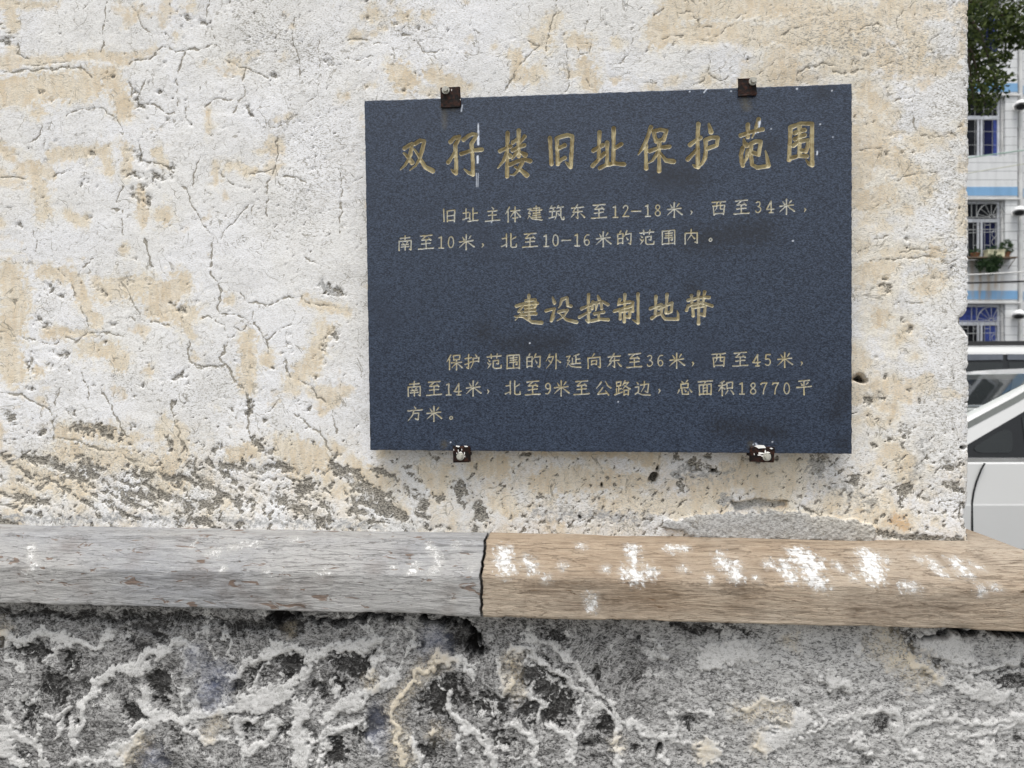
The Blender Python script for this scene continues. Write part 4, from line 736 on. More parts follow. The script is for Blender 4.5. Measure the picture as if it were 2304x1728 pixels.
clip(1020, 1057, 1004, 1039, False, (1036, 1027), 'small dark clip under the plaque, left one, with thin white drips round its bolt', [(1030, 1004, .007, 1), (1048, 1004, .006, 1), (1031, 1014, .004, 0), (1028, 1020, .003, 0), (1045, 1020, .0045, 0), (1036, 1018, .006, 1), (1039, 1012, .003, 0), (1021, 1012, .003, 0), (1046, 1027, .003, 0)], 0)
clip(1688, 1741, 1006, 1039, False, (1725, 1028), 'dark clip under the plaque near its right corner, thickly splashed with white paint', [(1712, 1005, .018, 1), (1712, 1020, .009, 1), (1722, 1021, .010, 0), (1728, 1018, .006, 1), (1716, 1026, .006, 1), (1708, 1024, .005, 1), (1733, 1026, .006, 0), (1727, 1032, .006, 1), (1735, 1009, .005, 1), (1697, 1022, .003, 0)], 0)

# ================================================================== BACKGROUND: apartment block
def m_tiles(name, col, seam, band=False):
    t = NT(name); sep = t.n('ShaderNodeSeparateXYZ'); t.set(sep.inputs[0], t.tc); x, z = sep.outputs[0], sep.outputs[2]
    n = t.noise(1.5, 4, .6, 0, t.map((3, 3, .6))); n2 = t.noise(6, 3)
    c = t.mix(t.ramp(n, .4, .7), col, tuple(q * .86 for q in col))
    mz = t.math('PINGPONG', z, .128); mx = t.math('PINGPONG', x, .024)
    if not band: c = t.mix(t.ramp(mz, .012, .004, 0, .75), c, seam)
    c = t.mix(t.ramp(mx, .007, .002, 0, .22), c, seam)
    if not band or name == 'blue_tile':
        ms = t.math('MULTIPLY', t.math('MULTIPLY', t.ramp(x, 13.45, 13.75), t.ramp(x, 14.75, 14.3)), t.math('MULTIPLY', t.ramp(z, 5.3, 5.0), t.ramp(z, 3.6, 4.1)))
        c = t.mix(t.math('MULTIPLY', ms, t.ramp(t.noise(7, 3, .6, 0, t.map((1, 1, .12))), .42, .62, 0, .6)), c, (.40, .27, .12))
    b = t.bump(t.ramp(mz, .012, .004), -.4, .01)
    return t.out(c, .35, b)
M['tile'] = m_tiles('white_tile', (.72, .73, .73), (.16, .165, .17)); M['tile_blue'] = m_tiles('blue_tile', (.20, .39, .62), (.1, .2, .4), True)
M['tile_pale'] = m_tiles('pale_blue_tile', (.36, .48, .60), (.3, .35, .4), True)
M['trim'] = flat('white_trim', (.62, .62, .61), .6, sc=4); M['alu'] = flat('window_frame', (.62, .64, .68), .4, .2, sc=4)
M['glass_dark'] = flat('dark_glass', (.010, .011, .014), .25, sc=2, var=.5, spec=.12); M['navy'] = flat('navy_glass', (.008, .011, .055), .25, sc=2, var=.4, spec=.12)
M['curtain'] = flat('blue_curtain', (.03, .055, .25), .7, sc=12, var=.3); M['grille'] = flat('grille_metal', (.36, .37, .37), .5, .3)
M['hood'] = flat('hood_white', (.80, .80, .79), .35, sc=3); M['black'] = flat('matt_black', (.012, .012, .013), .7)
D3 = 22.0; PXM = D3 / F
def bs(u): return (u - 1152) * PXM
def bz_(v): return H + (861 - v) * PXM
bld = empty('apartment_building', at(0, D3, 0), label='white tiled apartment block with blue bands and barred windows behind the parked cars', cat='building')
bld.rotation_euler = (0, 0, YAW)
FL = [bz_(684) + 3.08 * k for k in range(-1, 5)]          # top of the window opening on each floor
OPH = 1.78
colsL = [(4.9, 6.4), (9.0, 10.5), (bs(2148), bs(2262))]; colsR = [(17.2, 18.7), (20.6, 22.1)]
def facade(bm, s0, s1, y, cols):
    tops = [0.] + [t - OPH for t in FL] + [FL[-1] + 1.2]
    zz = [(GZ, FL[0] - OPH)] + [(FL[i], FL[i + 1] - OPH) for i in range(len(FL) - 1)] + [(FL[-1], FL[-1] + 1.2)]
    for a, b in zz: bm_box(bm, ((s0 + s1) / 2, y + .15, (a + b) / 2), (s1 - s0, .3, b - a))
    ed = [s0] + [q for c in cols for q in c] + [s1]
    for t in FL:
        for a, b in zip(ed[::2], ed[1::2]): bm_box(bm, ((a + b) / 2, y + .15, t - OPH / 2), (b - a, .3, OPH))
XE = bs(2289)
bm = new_bm(); facade(bm, 2.5, XE, 0, colsL); bm_obj('facade', bm, M['tile'], bld)
bm = new_bm(); facade(bm, XE, 26, .18, colsR); bm_obj('facade', bm, M['tile'], bld)
bm = new_bm(); bm_box(bm, (14.2, 6.6, FL[-1] / 2 + .7), (23.2, 12, FL[-1] + 1.5)); bm_obj('building_core', bm, M['black'], bld)
for k, t in enumerate(FL[:-1]):
    z0 = t + (bz_(654) - bz_(684)); z1 = z0 - (bz_(654) - bz_(673.5))
    me = bpy.data.meshes.new('tile_band'); n = 60; vs = []; fs = []; stn = []
    for i in range(n + 1):
        x = 2.5 + (XE - 2.5) * i / n
        for q in (z1, z0): vs.append((x, -.012, q)); stn.append(1.0 if (k == 1 and bs(2180) < x < bs(2245)) else 0.)
        if i: a = 2 * (i - 1); fs.append((a, a + 2, a + 3, a + 1))
    me.from_pydata(vs, [], fs); av = me.attributes.new('stain_shade', 'FLOAT', 'POINT'); av.data.foreach_set('value', [q * .55 for q in stn])  # here only the ochre stain on the band
    o = link('tile_band', me, M['tile_blue'], bld)
    so = o.modifiers.new('thick', 'SOLIDIFY'); so.thickness = .012; so.offset = -1
    bm = new_bm(); bm_box(bm, ((XE + 26) / 2, .176, (z0 + z1) / 2), (26 - XE, .012, z0 - z1)); o = bm_obj('tile_band', bm, M['tile_pale'], bld)
    bm = new_bm(); bm_box(bm, (bs(2225), -.03, z1 - .10), (bs(2281) - bs(2140), .06, .05)); bm_obj('lintel', bm, M['trim'], bld)
def window(s0, s1, top, y, kind):
    w_, c = s1 - s0, (s0 + s1) / 2; yy = y + .17
    bm = new_bm(); f = .07
    def bar(xa, xb, za, zb): bm_box(bm, ((xa + xb) / 2, yy, (za + zb) / 2), (xb - xa, .06, zb - za), bev=.006)
    bot = top - OPH; tr = top - .52; th = .105
    xr = s1 - .075
    bar(s0 + .004, s0 + f, bot + .004, top - .004); bar(xr - f, xr, bot + .004, top - .004); bar(s0 + f, xr - f, top - f, top - .004); bar(s0 + f, xr - f, bot + .004, bot + f); bar(s0 + f, xr - f, tr - th, tr)
    m1 = s0 + .76 if kind != 'plain' else c; bar(m1, m1 + .06, bot + f, tr - th); bar(m1 + .10, m1 + .16, bot + f, tr - th)
    o = bm_obj('window', bm, M['alu'], bld)
    bm = new_bm(); bm_box(bm, (s1 - .035, yy + .02, top - OPH / 2), (.062, .2, OPH - .01)); bm_obj('reveal', bm, M['trim'], o)
    for a, b, za, zb, m in ((s0 + f, m1, bot + f, tr - th, 'glass_dark'), (m1 + .17, xr - f, bot + f, tr - th, 'navy'), (s0 + f, xr - f, tr, top - f, 'glass_dark')):
        bm = new_bm(); bm_box(bm, ((a + b) / 2, yy + .015, (za + zb) / 2), (b - a, .008, zb - za)); bm_obj('pane', bm, M[m], o)
    if kind == 'top':
        bm = new_bm(); bm_box(bm, (bs(2247.5), yy - .0, (bot + f + tr - th) / 2), (.115, .012, tr - th - bot - f)); bm_obj('curtain', bm, M['curtain'], o)
    if kind == 'low':
        bm = new_bm(); bm_box(bm, ((m1 + .17 + xr - f) / 2 + .03, yy - .0, (bot + f + tr - th) / 2), (xr - f - m1 - .26, .012, tr - th - bot - f - .02)); bm_obj('curtain', bm, M['curtain'], o)
        bm = new_bm(); bm_box(bm, (c, yy - .0, (tr + top - f) / 2), (xr - s0 - .2, .012, top - f - tr - .01)); bm_obj('curtain', bm, M['curtain'], o)
    if kind in ('mid', 'low'):
        bm = new_bm(); yg = y + .03; cx = bs(2232); z = tr + .02; r = .42
        bm_tube(bm, [(cx - r * math.cos(a), yg, z + r * math.sin(a)) for a in np.linspace(0, math.pi, 17)], .011, 5)
        bm_tube(bm, [(cx - .07 * math.cos(a), yg, z + .07 * math.sin(a)) for a in np.linspace(0, math.pi, 9)], .010, 5)
        for a in np.linspace(.22, math.pi - .22, 7): bm_tube(bm, [(cx - .07 * math.cos(a), yg, z + .07 * math.sin(a)), (cx - r * math.cos(a), yg, z + r * math.sin(a))], .009, 5)
        bm_tube(bm, [(s0 + .03, yg, z), (s1 - .05, yg, z)], .011, 5); bm_tube(bm, [(s0 + .03, yg, bot + .9), (s1 + .04, yg, bot + .93)], .010, 5)
        for x in (cx - r - .02, cx - r - .17): bm_tube(bm, [(x, yg, z), (x, yg, top - .03)], .010, 5)
        for i in range(9):
            x = s0 + .08 + i * .165; bm_tube(bm, [(x, yg, bot + .03), (x, yg, z)], .008, 5)
            if i % 2: bm_tube(bm, [(x, yg, bot + .45), (x + .165, yg, bot + .45)], .008, 5); bm_tube(bm, [(x, yg, bot + 1.05), (x + .165, yg, bot + 1.05)], .008, 5)
        for zc in (bot + .55, bot + .78):
            bm_tube(bm, [(cx + .08 + .075 * math.cos(a), yg - .012, zc + .10 * math.sin(a)) for a in np.linspace(0, 2 * math.pi, 13)], .008, 5)
        bm_obj('grille', bm, M['grille'], o)
    if kind == 'top':
        bm = new_bm(); yg = y + .03
        for zc in (bot + .35, bot + .75, bot + 1.1, bot + 1.42): bm_tube(bm, [(s0 + .03, yg, zc), (s1 + .03, yg, zc)], .006, 5)
        for i in range(6): bm_tube(bm, [(s0 + .1 + i * .26, yg, bot + .03), (s0 + .1 + i * .26, yg, top - .03)], .006, 5)
        bm_obj('grille', bm, M['grille'], o)
for k, t in enumerate(FL):
    kind = {1: 'low', 2: 'mid', 3: 'top'}.get(k, 'mid' if k == 0 else 'top')
    for a, b in colsL[:-1]: window(a, b, t, 0, 'plain')
    for a, b in colsR: window(a, b, t, .18, 'plain')
    window(*colsL[-1], t, 0, kind)
bm = new_bm(); bm_tube(bm, [(bs(2299), .06, .1), (bs(2299), .06, FL[-1] + 1)], .06, 12)
for k in range(10): bm_box(bm, (bs(2299), .1, 1 + k * 1.6), (.16, .12, .05))
bm_obj('drain_pipe', bm, M['trim'], bld)
def loc(s, y, z): return at(s, D3 + y, z)
for (u, v), lab in (((2287, 243), 'white exhaust hood beside the uppermost barred window, near the tree'), ((2283.5, 480), 'white exhaust hood beside the middle window with the planter'), ((2282, 711), 'white exhaust hood beside the lowest window, just above the cars')):
    e = empty('vent_hood', loc(bs(u), 0, bz_(v)), label=lab, cat='vent hood', group='exhaust hoods on the tiled facade'); e.rotation_euler = (0, 0, YAW); e.scale = (1.15, 1.15, 1.15)
    bm = new_bm(); bmesh.ops.create_uvsphere(bm, u_segments=20, v_segments=12, radius=.15)
    bmesh.ops.delete(bm, geom=[v for v in bm.verts if v.co.z < -.06], context='VERTS')
    bmesh.ops.solidify(bm, geom=bm.faces[:], thickness=.008)
    bmesh.ops.rotate(bm, cent=(0, 0, 0), matrix=Matrix.Rotation(R(-20), 3, 'X') @ Matrix.Rotation(R(14), 3, 'Y'), verts=bm.verts); bmesh.ops.translate(bm, vec=(0, -.17, 0), verts=bm.verts)
    bm_obj('cowl', bm, M['hood'], e, True)
    bm = new_bm(); bmesh.ops.create_circle(bm, cap_ends=True, radius=.10, segments=20, matrix=Matrix.Translation((0, -.17, 0)) @ Matrix.Rotation(R(-20), 4, 'X') @ Matrix.Rotation(R(14), 4, 'Y') @ Matrix.Translation((0, 0, -.045))); bm_obj('dark_opening', bm, M['black'], e)  # black disc standing for the shaded inside of the cowl
    bm = new_bm(); bm_tube(bm, [(0, .01, 0), (0, -.12, 0)], .06, 14); bm_tube(bm, [(0, .0, 0), (0, -.012, 0)], .10, 16); bm_obj('neck', bm, M['hood'], e)
# leaves helper
def leaf_mesh(name, pts, size, asp=.42, droop=.4, seed=1):
    r = np.random.default_rng(seed); n = len(pts); pts = np.array(pts)
    d = r.normal(size=(n, 3)); d[:, 2] -= droop; d /= np.linalg.norm(d, axis=1)[:, None]
    u_ = np.cross(d, r.normal(size=(n, 3))); u_ /= np.linalg.norm(u_, axis=1)[:, None]; nn = np.cross(d, u_)
    L = (size * r.uniform(.6, 1.25, n))[:, None]
    a = pts; b = pts + d * L * .5 + u_ * L * asp * .5 + nn * L * .08; c = pts + d * L; e_ = pts + d * L * .5 - u_ * L * asp * .5 + nn * L * .08
    v = np.stack([a, b, c, e_], 1).reshape(-1, 3); me = bpy.data.meshes.new(name)
    me.vertices.add(4 * n); me.vertices.foreach_set('co', v.astype(np.float32).ravel())
    q = np.arange(4 * n).reshape(n, 4); f = np.concatenate([q[:, [0, 1, 2]], q[:, [0, 2, 3]]])
    me.loops.add(f.size); me.loops.foreach_set('vertex_index', f.astype(np.int32).ravel()); me.polygons.add(len(f))
    me.polygons.foreach_set('loop_start', np.arange(0, f.size, 3, dtype=np.int32)); me.polygons.foreach_set('loop_total', np.full(len(f), 3, np.int32)); me.update(calc_edges=True)
    return me
def m_leaf(name, a, b):
    t = NT(name); c = t.mix(t.ramp(t.noise(9, 3, .8), .35, .65), a, b)
    tr = t.n('ShaderNodeBsdfTranslucent'); t.set(tr.inputs[0], c); mx = t.n('ShaderNodeMixShader'); mx.inputs[0].default_value = .25
    m = t.out(c, .55, spec=.3); o = t.t.nodes['Material Output']; t.t.links.new(t.b.outputs[0], mx.inputs[1]); t.t.links.new(tr.outputs[0], mx.inputs[2]); t.t.links.new(mx.outputs[0], o.inputs[0])
    return m
M['leaf'] = m_leaf('tree_leaves', (.022, .040, .014), (.12, .155, .04)); M['leaf2'] = m_leaf('potted_leaves', (.02, .05, .02), (.06, .11, .04)); M['bark'] = flat('bark', (.09, .07, .05), .9, sc=20, bump=.6)
def cloud(c, r, n, seed):
    q = np.random.default_rng(seed).normal(size=(n, 3)); q /= np.linalg.norm(q, axis=1)[:, None]; q *= np.random.default_rng(seed + 1).random((n, 1)) ** .4
    return np.array(c) + q * np.array(r)
# shelf, planter, pots at the middle window
zsh = bz_(583)
bm = new_bm(); bm_box(bm, ((bs(2150) + bs(2272)) / 2, -.17, zsh), (bs(2272) - bs(2150), .36, .035), bev=.006)
for x in (2155, 2200, 2268): bm_tube(bm, [(bs(x), -.01, zsh - .28), (bs(x), -.33, zsh - .02)], .012, 6)
tag(bm_obj('plant_shelf', bm, flat('rusty_shelf', (.16, .12, .08), .8, sc=10, var=.4), None), label='rusty plant shelf fixed below the middle window of the tiled block', cat='shelf')
o = bpy.data.objects['plant_shelf']; o.location = at(0, D3, 0); o.rotation_euler = (0, 0, YAW)
def potted(name, s, y, z, dims, mat, leaves, lab, cat, seed):
    e = empty(name, loc(s, y, z), label=lab, cat=cat); e.rotation_euler = (0, 0, YAW); bm = new_bm()
    if name == 'planter_box':
        bm_box(bm, (0, 0, dims[2] / 2), dims, bev=.01)
        for i in range(9): bm_box(bm, (-dims[0] / 2 + .03 + i * (dims[0] - .06) / 8, -dims[1] / 2, dims[2] / 2), (.025, .02, dims[2] * .8))
        bm_box(bm, (0, 0, dims[2]), (dims[0] + .03, dims[1] + .03, .03), bev=.006)
    else: bm_tube(bm, [(0, 0, 0), (0, 0, dims[2] * .8), (0, 0, dims[2] * .81), (0, 0, dims[2])], [dims[0] * .35, dims[0] * .48, dims[0] * .54, dims[0] * .54], 16)
    bm_obj('pot' if name != 'planter_box' else 'box', bm, mat, e)
    P = np.concatenate([cloud(c, r, n, seed + i) for i, (c, r, n) in enumerate(leaves)]); link('foliage', leaf_mesh('foliage', P, .09, .3, .3, seed), M['leaf2'], e)
CR_ = flat('cream_planter', (.62, .60, .42), .6); TC = flat('terracotta', (.22, .10, .05), .8)
potted('planter_box', bs(2227), -.20, zsh + .018, (.50, .2, .20), CR_, [((0, 0, .22), (.24, .1, .07), 160), ((-.1, -.14, -.15), (.28, .08, .26), 900), ((-.15, -.12, -.38), (.16, .06, .14), 300)], 'cream planter box of trailing plants on the shelf under the middle window', 'planter', 5)
potted('flower_pot', bs(2256), -.17, zsh + .018, (.2, .2, .15), TC, [((0, 0, .3), (.15, .1, .2), 420)], 'brown pot of spiky green leaves at the right end of the shelf', 'flower pot', 15)
potted('flower_pot', bs(2186), -.17, zsh + .018, (.24, .2, .13), TC, [((0, 0, .16), (.12, .1, .06), 120), ((.1, -.1, -.2), (.12, .06, .22), 300)], 'brown pot on the shelf left of the cream planter box', 'flower pot', 25)
zl = FL[1] - OPH
potted('flower_pot', bs(2190), -.05, zl - .0, (.2, .2, .15), TC, [((0, 0, .35), (.22, .1, .22), 420), ((.25, 0, .3), (.15, .1, .15), 200)], 'bushy green pot plant at the foot of the lowest window', 'flower pot', 35)
# cables across the street
def cable(v0, v1, D, r, mat, lab, sag=.0):
    def P(u, v, D): return at((u - 1152) / F * D, D, H + (861 - v) / F * D)
    a = P(2182, v0, D); b = P(2304, v1, D); d = (b - a); pts = [a + d * t + Vector((0, 0, sag * (t * t * .02))) for t in np.linspace(-6, 7, 40)]
    bm = new_bm(); bm_tube(bm, pts, r, 6); tag(bm_obj('overhead_cable', bm, mat, None), label=lab, cat='cable', group='cables strung in front of the tiled block')
cable(354.6, 338, 20.5, .017, flat('green_cable', (.30, .42, .36), .6), 'pale green cable sloping across just below the uppermost visible window')
cable(389, 368.8, 20.0, .011, flat('cream_cable', (.50, .50, .40), .6), 'thin cream cable sloping across above the middle blue band')
cable(618.5, 612, 19.0, .018, flat('white_cable', (.62, .62, .60), .6), 'white cable crossing right under the hanging plants')
cable(636.5, 633, 19.5, .024, M['black'], 'thick black cable crossing above the lowest blue band')
cable(524, 519, 21.0, .008, M['grille'], 'thin grey wire crossing in front of the middle window')
# ------------------------------------------------------------------ tree
DT = 9.0
tree = empty('street_tree', at(3.7, DT, 0), label='dark green leafy tree hanging over the street behind the wall corner', cat='tree')
def tl(s, d, z): return at(s, DT + d, z) - at(3.7, DT, 0)
bm = new_bm(); bm_tube(bm, [tl(3.7, 0, -.2), tl(3.72, 0, 1.2), tl(3.8, .05, 2.6), tl(4.0, .1, 4.2), tl(4.1, .1, 6)], [.24, .19, .17, .15, .10], 14); bm_obj('trunk', bm, M['bark'], tree, True)
r_ = random.Random(4); cl = []
for i in range(11):
    tgt = (4.3 + r_.uniform(-1.4, 1.7), r_.uniform(-1.4, 1.4), r_.uniform(5.4, 8.4)); bm = new_bm()
    st = (3.95, .1, r_.uniform(3.6, 5.6)); mid = tuple((a + b) / 2 + r_.uniform(-.2, .2) for a, b in zip(st, tgt)); bm_tube(bm, [tl(*st), tl(*mid), tl(*tgt)], [.07, .045, .015], 7); bm_obj('branch', bm, M['bark'], tree, True)
    cl.append((tgt, .9, 900))
def tv(u, v, d=0): D = DT + d; return ((u - 1152) / F * D, d, H + (861 - v) / F * D)
for (u, v, d, r, n) in ((2188, 200, 0, .22, 200), (2205, 215, .2, .18, 160), (2195, 160, .3, .30, 330), (2225, 175, -.1, .22, 240), (2240, 205, .1, .15, 120), (2215, 120, 0, .30, 300), (2180, 110, .4, .35, 380), (2235, 140, .3, .22, 210), (2185, 232, .1, .13, 110), (2225, 232, 0, .13, 100), (2250, 182, .1, .14, 90), (2190, 40, 0, .42, 650), (2235, 25, .2, .35, 480),
                      (2280, 10, 0, .35, 500), (2300, 60, -.1, .20, 260), (2270, 60, .1, .20, 200), (2290, 88, 0, .14, 120), (2265, 92, .1, .15, 130), (2250, 55, .2, .18, 160), (2305, 95, 0, .12, 90), (2165, 60, 0, .5, 700), (2330, 40, .1, .3, 300), (2262, 125, .2, .10, 60)):
    cl.append((tv(u, v, d), r, int(n * .5)))
bm = new_bm()
for a, b in (((2150, 20), (2190, 225)), ((2160, 10), (2245, 200)), ((2165, 0), (2300, 85)), ((2150, 60), (2215, 235)), ((2180, -20), (2300, 20))):
    p0, p1 = tv(*a), tv(*b); m_ = tuple((x + y) / 2 + .06 for x, y in zip(p0, p1)); m_ = (m_[0], m_[1], m_[2] + .12); bm_tube(bm, [tl(*p0), tl(*m_), tl(*p1)], [.03, .016, .006], 6)
    bm_tube(bm, [tl(3.98, .1, 4.4), tl(*p0)], [.06, .03], 6)
tag(bm_obj('twigs', bm, M['bark'], tree, True), kind='stuff')
P = np.concatenate([cloud((0, 0, 0), (r, r, r * .85), n, 50 + i) + np.array(c) for i, (c, r, n) in enumerate(cl)])
base = np.array(at(3.7, DT, 0)); P = base * 0 + (CAM + FWD * (DT + P[:, 1:2]) + RIGHT * P[:, 0:1]) * np.array([1, 1, 0]) + np.stack([P[:, 0] * 0, P[:, 0] * 0, P[:, 2]], -1) - base
link('crown', leaf_mesh('crown', P, .085, .45, .5, 3), M['leaf'], tree)

# ------------------------------------------------------------------ cars
M['carwhite'] = flat('car_paint', (.66, .665, .655), .22, sc=1, var=.02, Coat_Weight=.6, Coat_Roughness=.05)
M['carglass'] = flat('car_glass', (.014, .017, .017), .06, sc=2, var=.2); M['tint'] = flat('tinted_trim', (.006, .007, .008), .3, sc=2)
M['chrome'] = flat('chrome', (.55, .55, .55), .2, .9); M['rubber'] = flat('rubber', (.015, .015, .016), .8); M['rim'] = flat('alloy', (.45, .46, .47), .3, .8); M['seat'] = flat('car_seat', (.20, .20, .20), .8); M['visor'] = flat('smoke_visor', (.09, .10, .12), .2)
def m_clear():
    t = NT('clear_glass'); tr = t.n('ShaderNodeBsdfTransparent'); tr.inputs[0].default_value = (.82, .86, .84, 1); gl = t.n('ShaderNodeBsdfGlossy'); gl.inputs['Roughness'].default_value = .02
    fr = t.n('ShaderNodeFresnel'); mx = t.n('ShaderNodeMixShader'); t.set(mx.inputs[0], t.math('MULTIPLY', fr.outputs[0], .3)); t.t.links.new(tr.outputs[0], mx.inputs[1]); t.t.links.new(gl.outputs[0], mx.inputs[2])
    t.t.links.new(mx.outputs[0], t.t.nodes['Material Output'].inputs[0]); return t.m
M['clear'] = m_clear()
M['redlamp'] = flat('red_lamp', (.35, .01, .01), .2); M['lamp'] = flat('head_lamp', (.6, .62, .65), .1)
def car(name, lab, D, Wd, top, cabin, crease, wheels, polys, zb=.22, see=False):
    """top: (s, z) outline of bonnet, belt and tail; cabin: (s, z) outline of the roof; sides at distance D"""
    s0, s1 = top[0][0], top[-1][0]; sc = (s0 + s1) / 2
    e = empty(name, at(sc, D + Wd / 2, 0), label=lab, cat='car'); e.rotation_euler = (0, 0, YAW); hw = Wd / 2
    xs_ = np.linspace(s0, s1, 40); tz = np.interp(xs_, [p[0] for p in top], [p[1] for p in top])
    rings = []
    for x, z in zip(xs_, tz):
        en = min(1, (x - s0) / .45, (s1 - x) / .35); k = .80 + .20 * math.sin(en * math.pi / 2); w = hw * k
        zc = min(crease, z - .06); sec = [(0, zb + GZ), (w * .90, zb + GZ), (w * .985, zb + GZ + .12), (w * 1.0, zc - .012), (w * .997, zc), (w * .975, z - .03), (w * .955, z - .004), (w * .90, z + .01), (0, z + .03 * (z < 1.0))]
        rings.append([(x - sc, -y, zz) for y, zz in sec] + [(x - sc, y, zz) for y, zz in sec[::-1][1:-1]])
    bm = new_bm(); R_ = [[bm.verts.new(p) for p in r] for r in rings]; n = len(R_[0])
    for a, b in zip(R_[:-1], R_[1:]):
        for k in range(n): bm.faces.new((a[k], b[k], b[(k + 1) % n], a[(k + 1) % n]))
    bm.faces.new(R_[0]); bm.faces.new(R_[-1][::-1]); bmesh.ops.recalc_face_normals(bm, faces=bm.faces)
    bm_obj('body', bm, M['carwhite'], e)
    belt = np.interp(cabin[0][0] + .5, [p[0] for p in top], [p[1] for p in top])
    zr = max(p[1] for p in cabin)
    def yside(z): return -(hw * .955 - max(0, z - belt) / (zr - belt) * hw * .17)
    cx = np.linspace(cabin[0][0], cabin[-1][0], 44); cz = np.interp(cx, [p[0] for p in cabin], [p[1] for p in cabin])
    bm = new_bm(); RR = []
    for x, z in zip(cx, cz):
        z = max(z, belt + .004); pts = []; bf = .15 if (x < cabin[1][0] + .05 or x > cabin[-2][0]) else .6
        for t in (0, .33, .66, .9): zz = belt - .02 + (z - belt + .02) * t; pts.append((x - sc, yside(zz), zz))
        y = yside(z); pts += [(x - sc, y * .985, z - .01), (x - sc, y * .90, z + .012 * bf), (x - sc, y * .5, z + .03 * bf), (x - sc, 0, z + .035 * bf)]
        pts += [(p[0], -p[1], p[2]) for p in pts[::-1][1:]]; RR.append([bm.verts.new(p) for p in pts])
    for a, b in zip(RR[:-1], RR[1:]):
        xm = (a[0].co.x + b[0].co.x) / 2 + sc; inroof = cabin[1][0] - .02 < xm < cabin[-2][0]
        for k in range(len(a) - 1):
            if see and not (k <= 4 or k in (9, 10) or (5 <= k <= 8 and inroof) or abs(xm - 4.67) < .07 or xm > 5.75): continue
            bm.faces.new((a[k], b[k], b[k + 1], a[k + 1]))
    bmesh.ops.recalc_face_normals(bm, faces=bm.faces); bm_obj('cabin', bm, M['carwhite'], e, False)
    for nm, m, off, pl in polys:
        for sgn in ((1, -1) if not (see and nm in ('window_surround', 'side_window', 'quarter_window')) else (1,)):
            bm = new_bm(); vs = [bm.verts.new((x - sc, sgn * (yside(z) - off if z > belt - .02 else -(hw * 1.0) - off), z)) for x, z in pl]
            f = bm.faces.new(vs); r = bmesh.ops.extrude_face_region(bm, geom=[f])
            for v in r['geom']:
                if isinstance(v, bmesh.types.BMVert): v.co.y += sgn * (.004 + off)
            bmesh.ops.recalc_face_normals(bm, faces=bm.faces); bm_obj(nm, bm, m, e)
    for x in wheels:
        for sgn in (-1, 1):
            g = new_bm(); bm_tube(g, [(x - sc, sgn * (hw - .22), .32 + GZ), (x - sc, sgn * (hw + .006), .32 + GZ)], .325, 28); w_ = bm_obj('wheel', g, M['rubber'], e)
            g = new_bm(); bm_tube(g, [(x - sc, sgn * (hw - .05), .32 + GZ), (x - sc, sgn * (hw + .014), .32 + GZ)], .21, 24)
            for k in range(5): a = k * 2 * math.pi / 5; bm_tube(g, [(x - sc, sgn * (hw + .016), .32 + GZ), (x - sc + .19 * math.cos(a), sgn * (hw + .018), .32 + GZ + .19 * math.sin(a))], .022, 6)
            bm_obj('rim', g, M['rim'], w_)
    for z, x, m in ((.52, s0 + .03, 'lamp'), (.72, s1 - .02, 'redlamp')):
        for sgn in (-1, 1): g = new_bm(); bm_box(g, (x - sc, sgn * hw * .62, z), (.08, .3, .13), bev=.03); bm_obj('headlight' if m == 'lamp' else 'tail_light', g, M[m], e)
    for x in (s0 + .0, s1 - .0): g = new_bm(); bm_box(g, (x - sc, 0, .38 + GZ), (.10, Wd * .72, .16), bev=.03); bm_obj('bumper', g, M['rubber'], e)
    # windscreen and rear window
    for (xa, za), (xb, zb_) in ((cabin[0], cabin[1]), (cabin[-1], cabin[-2])):
        g = new_bm(); sg = 1 if xa < xb else -1; a = (xa + .06 * sg, za + .06 * (zb_ - za) / abs(xb - xa)); b = (xb - .05 * sg, zb_ - .05 * (zb_ - za) / abs(xb - xa))
        vs = [g.verts.new((p[0] - sc - .012 * sg, q * (abs(yside(p[1])) - .03), p[1] + .016)) for p, q in ((a, -1), (a, 1), (b, 1), (b, -1))]; g.faces.new(vs); bm_obj('windscreen' if sg == 1 else 'rear_window', g, M['clear'] if (sg == 1 and see) else M['carglass'], e)
    return e
DN = 5.24; kN = DN / F
def n_(u, v): return ((u - 1152) * kN, H + (861 - v) * kN)
def n2(u, v): x, z = n_(u, v); return (x * 1.014, H + (z - H) * 1.014)
seam = [n_(2216, 1042), n_(2208, 1056), n_(2197.5, 1083), n_(2190.5, 1109), n_(2187, 1134), n_(2188, 1195), n_(2192, 1290)]
sp = [(x - .006, z) for x, z in seam] + [(x + .006, z) for x, z in seam[::-1]]
zbN = n_(0, 1034)[1]
w0 = n2(2178, 998); w1 = n2(2304, 931)
sl = (w1[1] - w0[1]) / (w1[0] - w0[0]); xs0 = w0[0] - (w0[1] - zbN - .01) / sl
p0 = n_(2178, 952); p1 = n_(2304, 890); sp_ = (p1[1] - p0[1]) / (p1[0] - p0[0]); RZ = 1.50; xr_ = p1[0] + (RZ - .02 - p1[1]) / sp_; xc_ = p0[0] - (p0[1] - zbN) / sp_
win = [(xs0, zbN + .01), (3.80, w0[1] + (3.80 - w0[0]) * sl), (4.1, RZ - .06), (5.2, RZ - .06), (5.85, 1.16), (5.92, zbN + .01)]
q = [n2(2190, 1014), n2(2186, 1010), n2(2190, 1003), n2(2238, 976), n2(2258, 967), n2(2272, 968), n2(2277, 975), n2(2275, 1000), n2(2270, 1014), n2(2262, 1018), n2(2200, 1018)]
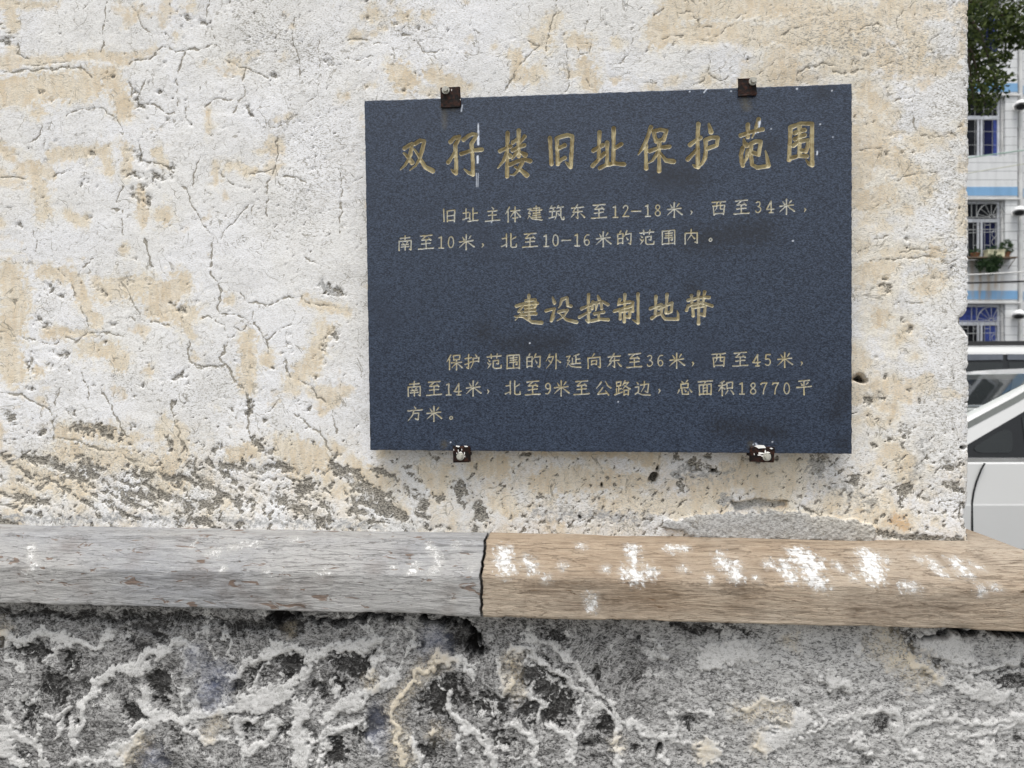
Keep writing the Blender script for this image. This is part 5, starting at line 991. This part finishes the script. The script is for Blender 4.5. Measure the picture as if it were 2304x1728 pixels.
car('parked_car', 'white hatchback nearest the wall corner with a raked windscreen pillar and small triangular side window', DN, 1.70,
    [(1.65, .48), (1.8, .64), (2.3, .80), (2.7, zbN - .005), (5.9, zbN), (6.1, .80)],
    [(xc_ - .05, zbN - .01), (xr_, RZ - .02), (xr_ + .3, RZ), (5.1, RZ - .005), (5.7, 1.26), (6.1, zbN)], n_(0, 1134)[1], (2.45, 5.1),
    [('window_surround', M['tint'], .004, win), ('quarter_window', M['carglass'], .009, q),
     ('side_window', M['carglass'], .009, [n2(2302, 1018), n2(2304, 940), (3.85, 1.22), (4.08, 1.29), (4.6, 1.29), (4.6, zbN + .03)]), ('side_window', M['carglass'], .009, [(4.7, zbN + .03), (4.7, 1.29), (5.18, 1.29), (5.7, 1.14), (5.76, zbN + .03)]),
     ('belt_moulding', M['chrome'], .010, [(xs0 - .15, zbN + .004), (5.9, zbN + .004), (5.9, zbN - .018), (xs0 - .15, zbN - .018)]), ('door_seam', M['tint'], .0015, sp),
     ('windscreen_edge', flat('screen_edge', (.16, .17, .16), .3), .003, [n2(2110, 985), n2(2304, 890), (xr_, RZ - .03), (xr_, RZ - .07), n2(2304, 904), n2(2110, 999)])], see=True)
DS = 7.5; kS = DS / F
def z_(v): return H + (861 - v) * kS * 1.01
def x_(u): return (u - 1152) * kS * 1.01
car('parked_suv', 'taller white car with roof rail and smoked window visors, farther back than the hatchback', DS, 1.82,
    [(2.0, .75), (2.15, .95), (3.0, 1.10), (3.3, 1.15), (6.7, 1.16), (6.95, 1.05)],
    [(2.85, 1.15), (3.62, 1.73), (4.0, 1.785), (6.3, 1.78), (6.65, 1.65), (6.95, 1.15)], .75, (2.85, 5.9),
    [('window_surround', M['tint'], .004, [(3.25, z_(911)), (3.74, z_(804)), (3.95, z_(796)), (6.2, z_(797)), (6.5, z_(905))]),
     ('side_window', M['carglass'], .009, [(3.4, z_(909)), (3.85, z_(815)), (x_(2266), z_(815)), (x_(2262), z_(909))]),
     ('side_window', M['carglass'], .009, [(x_(2279), z_(909)), (x_(2279), z_(815)), (5.8, z_(815)), (5.9, z_(909))]),
     ('window_visor', M['visor'], .020, [(3.85, z_(814)), (3.95, z_(797)), (x_(2268), z_(796)), (x_(2266), z_(809))]), ('window_visor', M['visor'], .020, [(x_(2277), z_(809)), (x_(2279), z_(796)), (5.8, z_(797)), (5.8, z_(811))]),
     ('belt_moulding', M['chrome'], .012, [(3.3, z_(915)), (3.3, z_(911.5)), (6.5, z_(910)), (6.5, z_(914))]),
     ('roof_rail', M['black'], -.02, [(3.9, z_(777)), (3.9, z_(767)), (6.3, z_(764)), (6.3, z_(775))])], zb=.28)
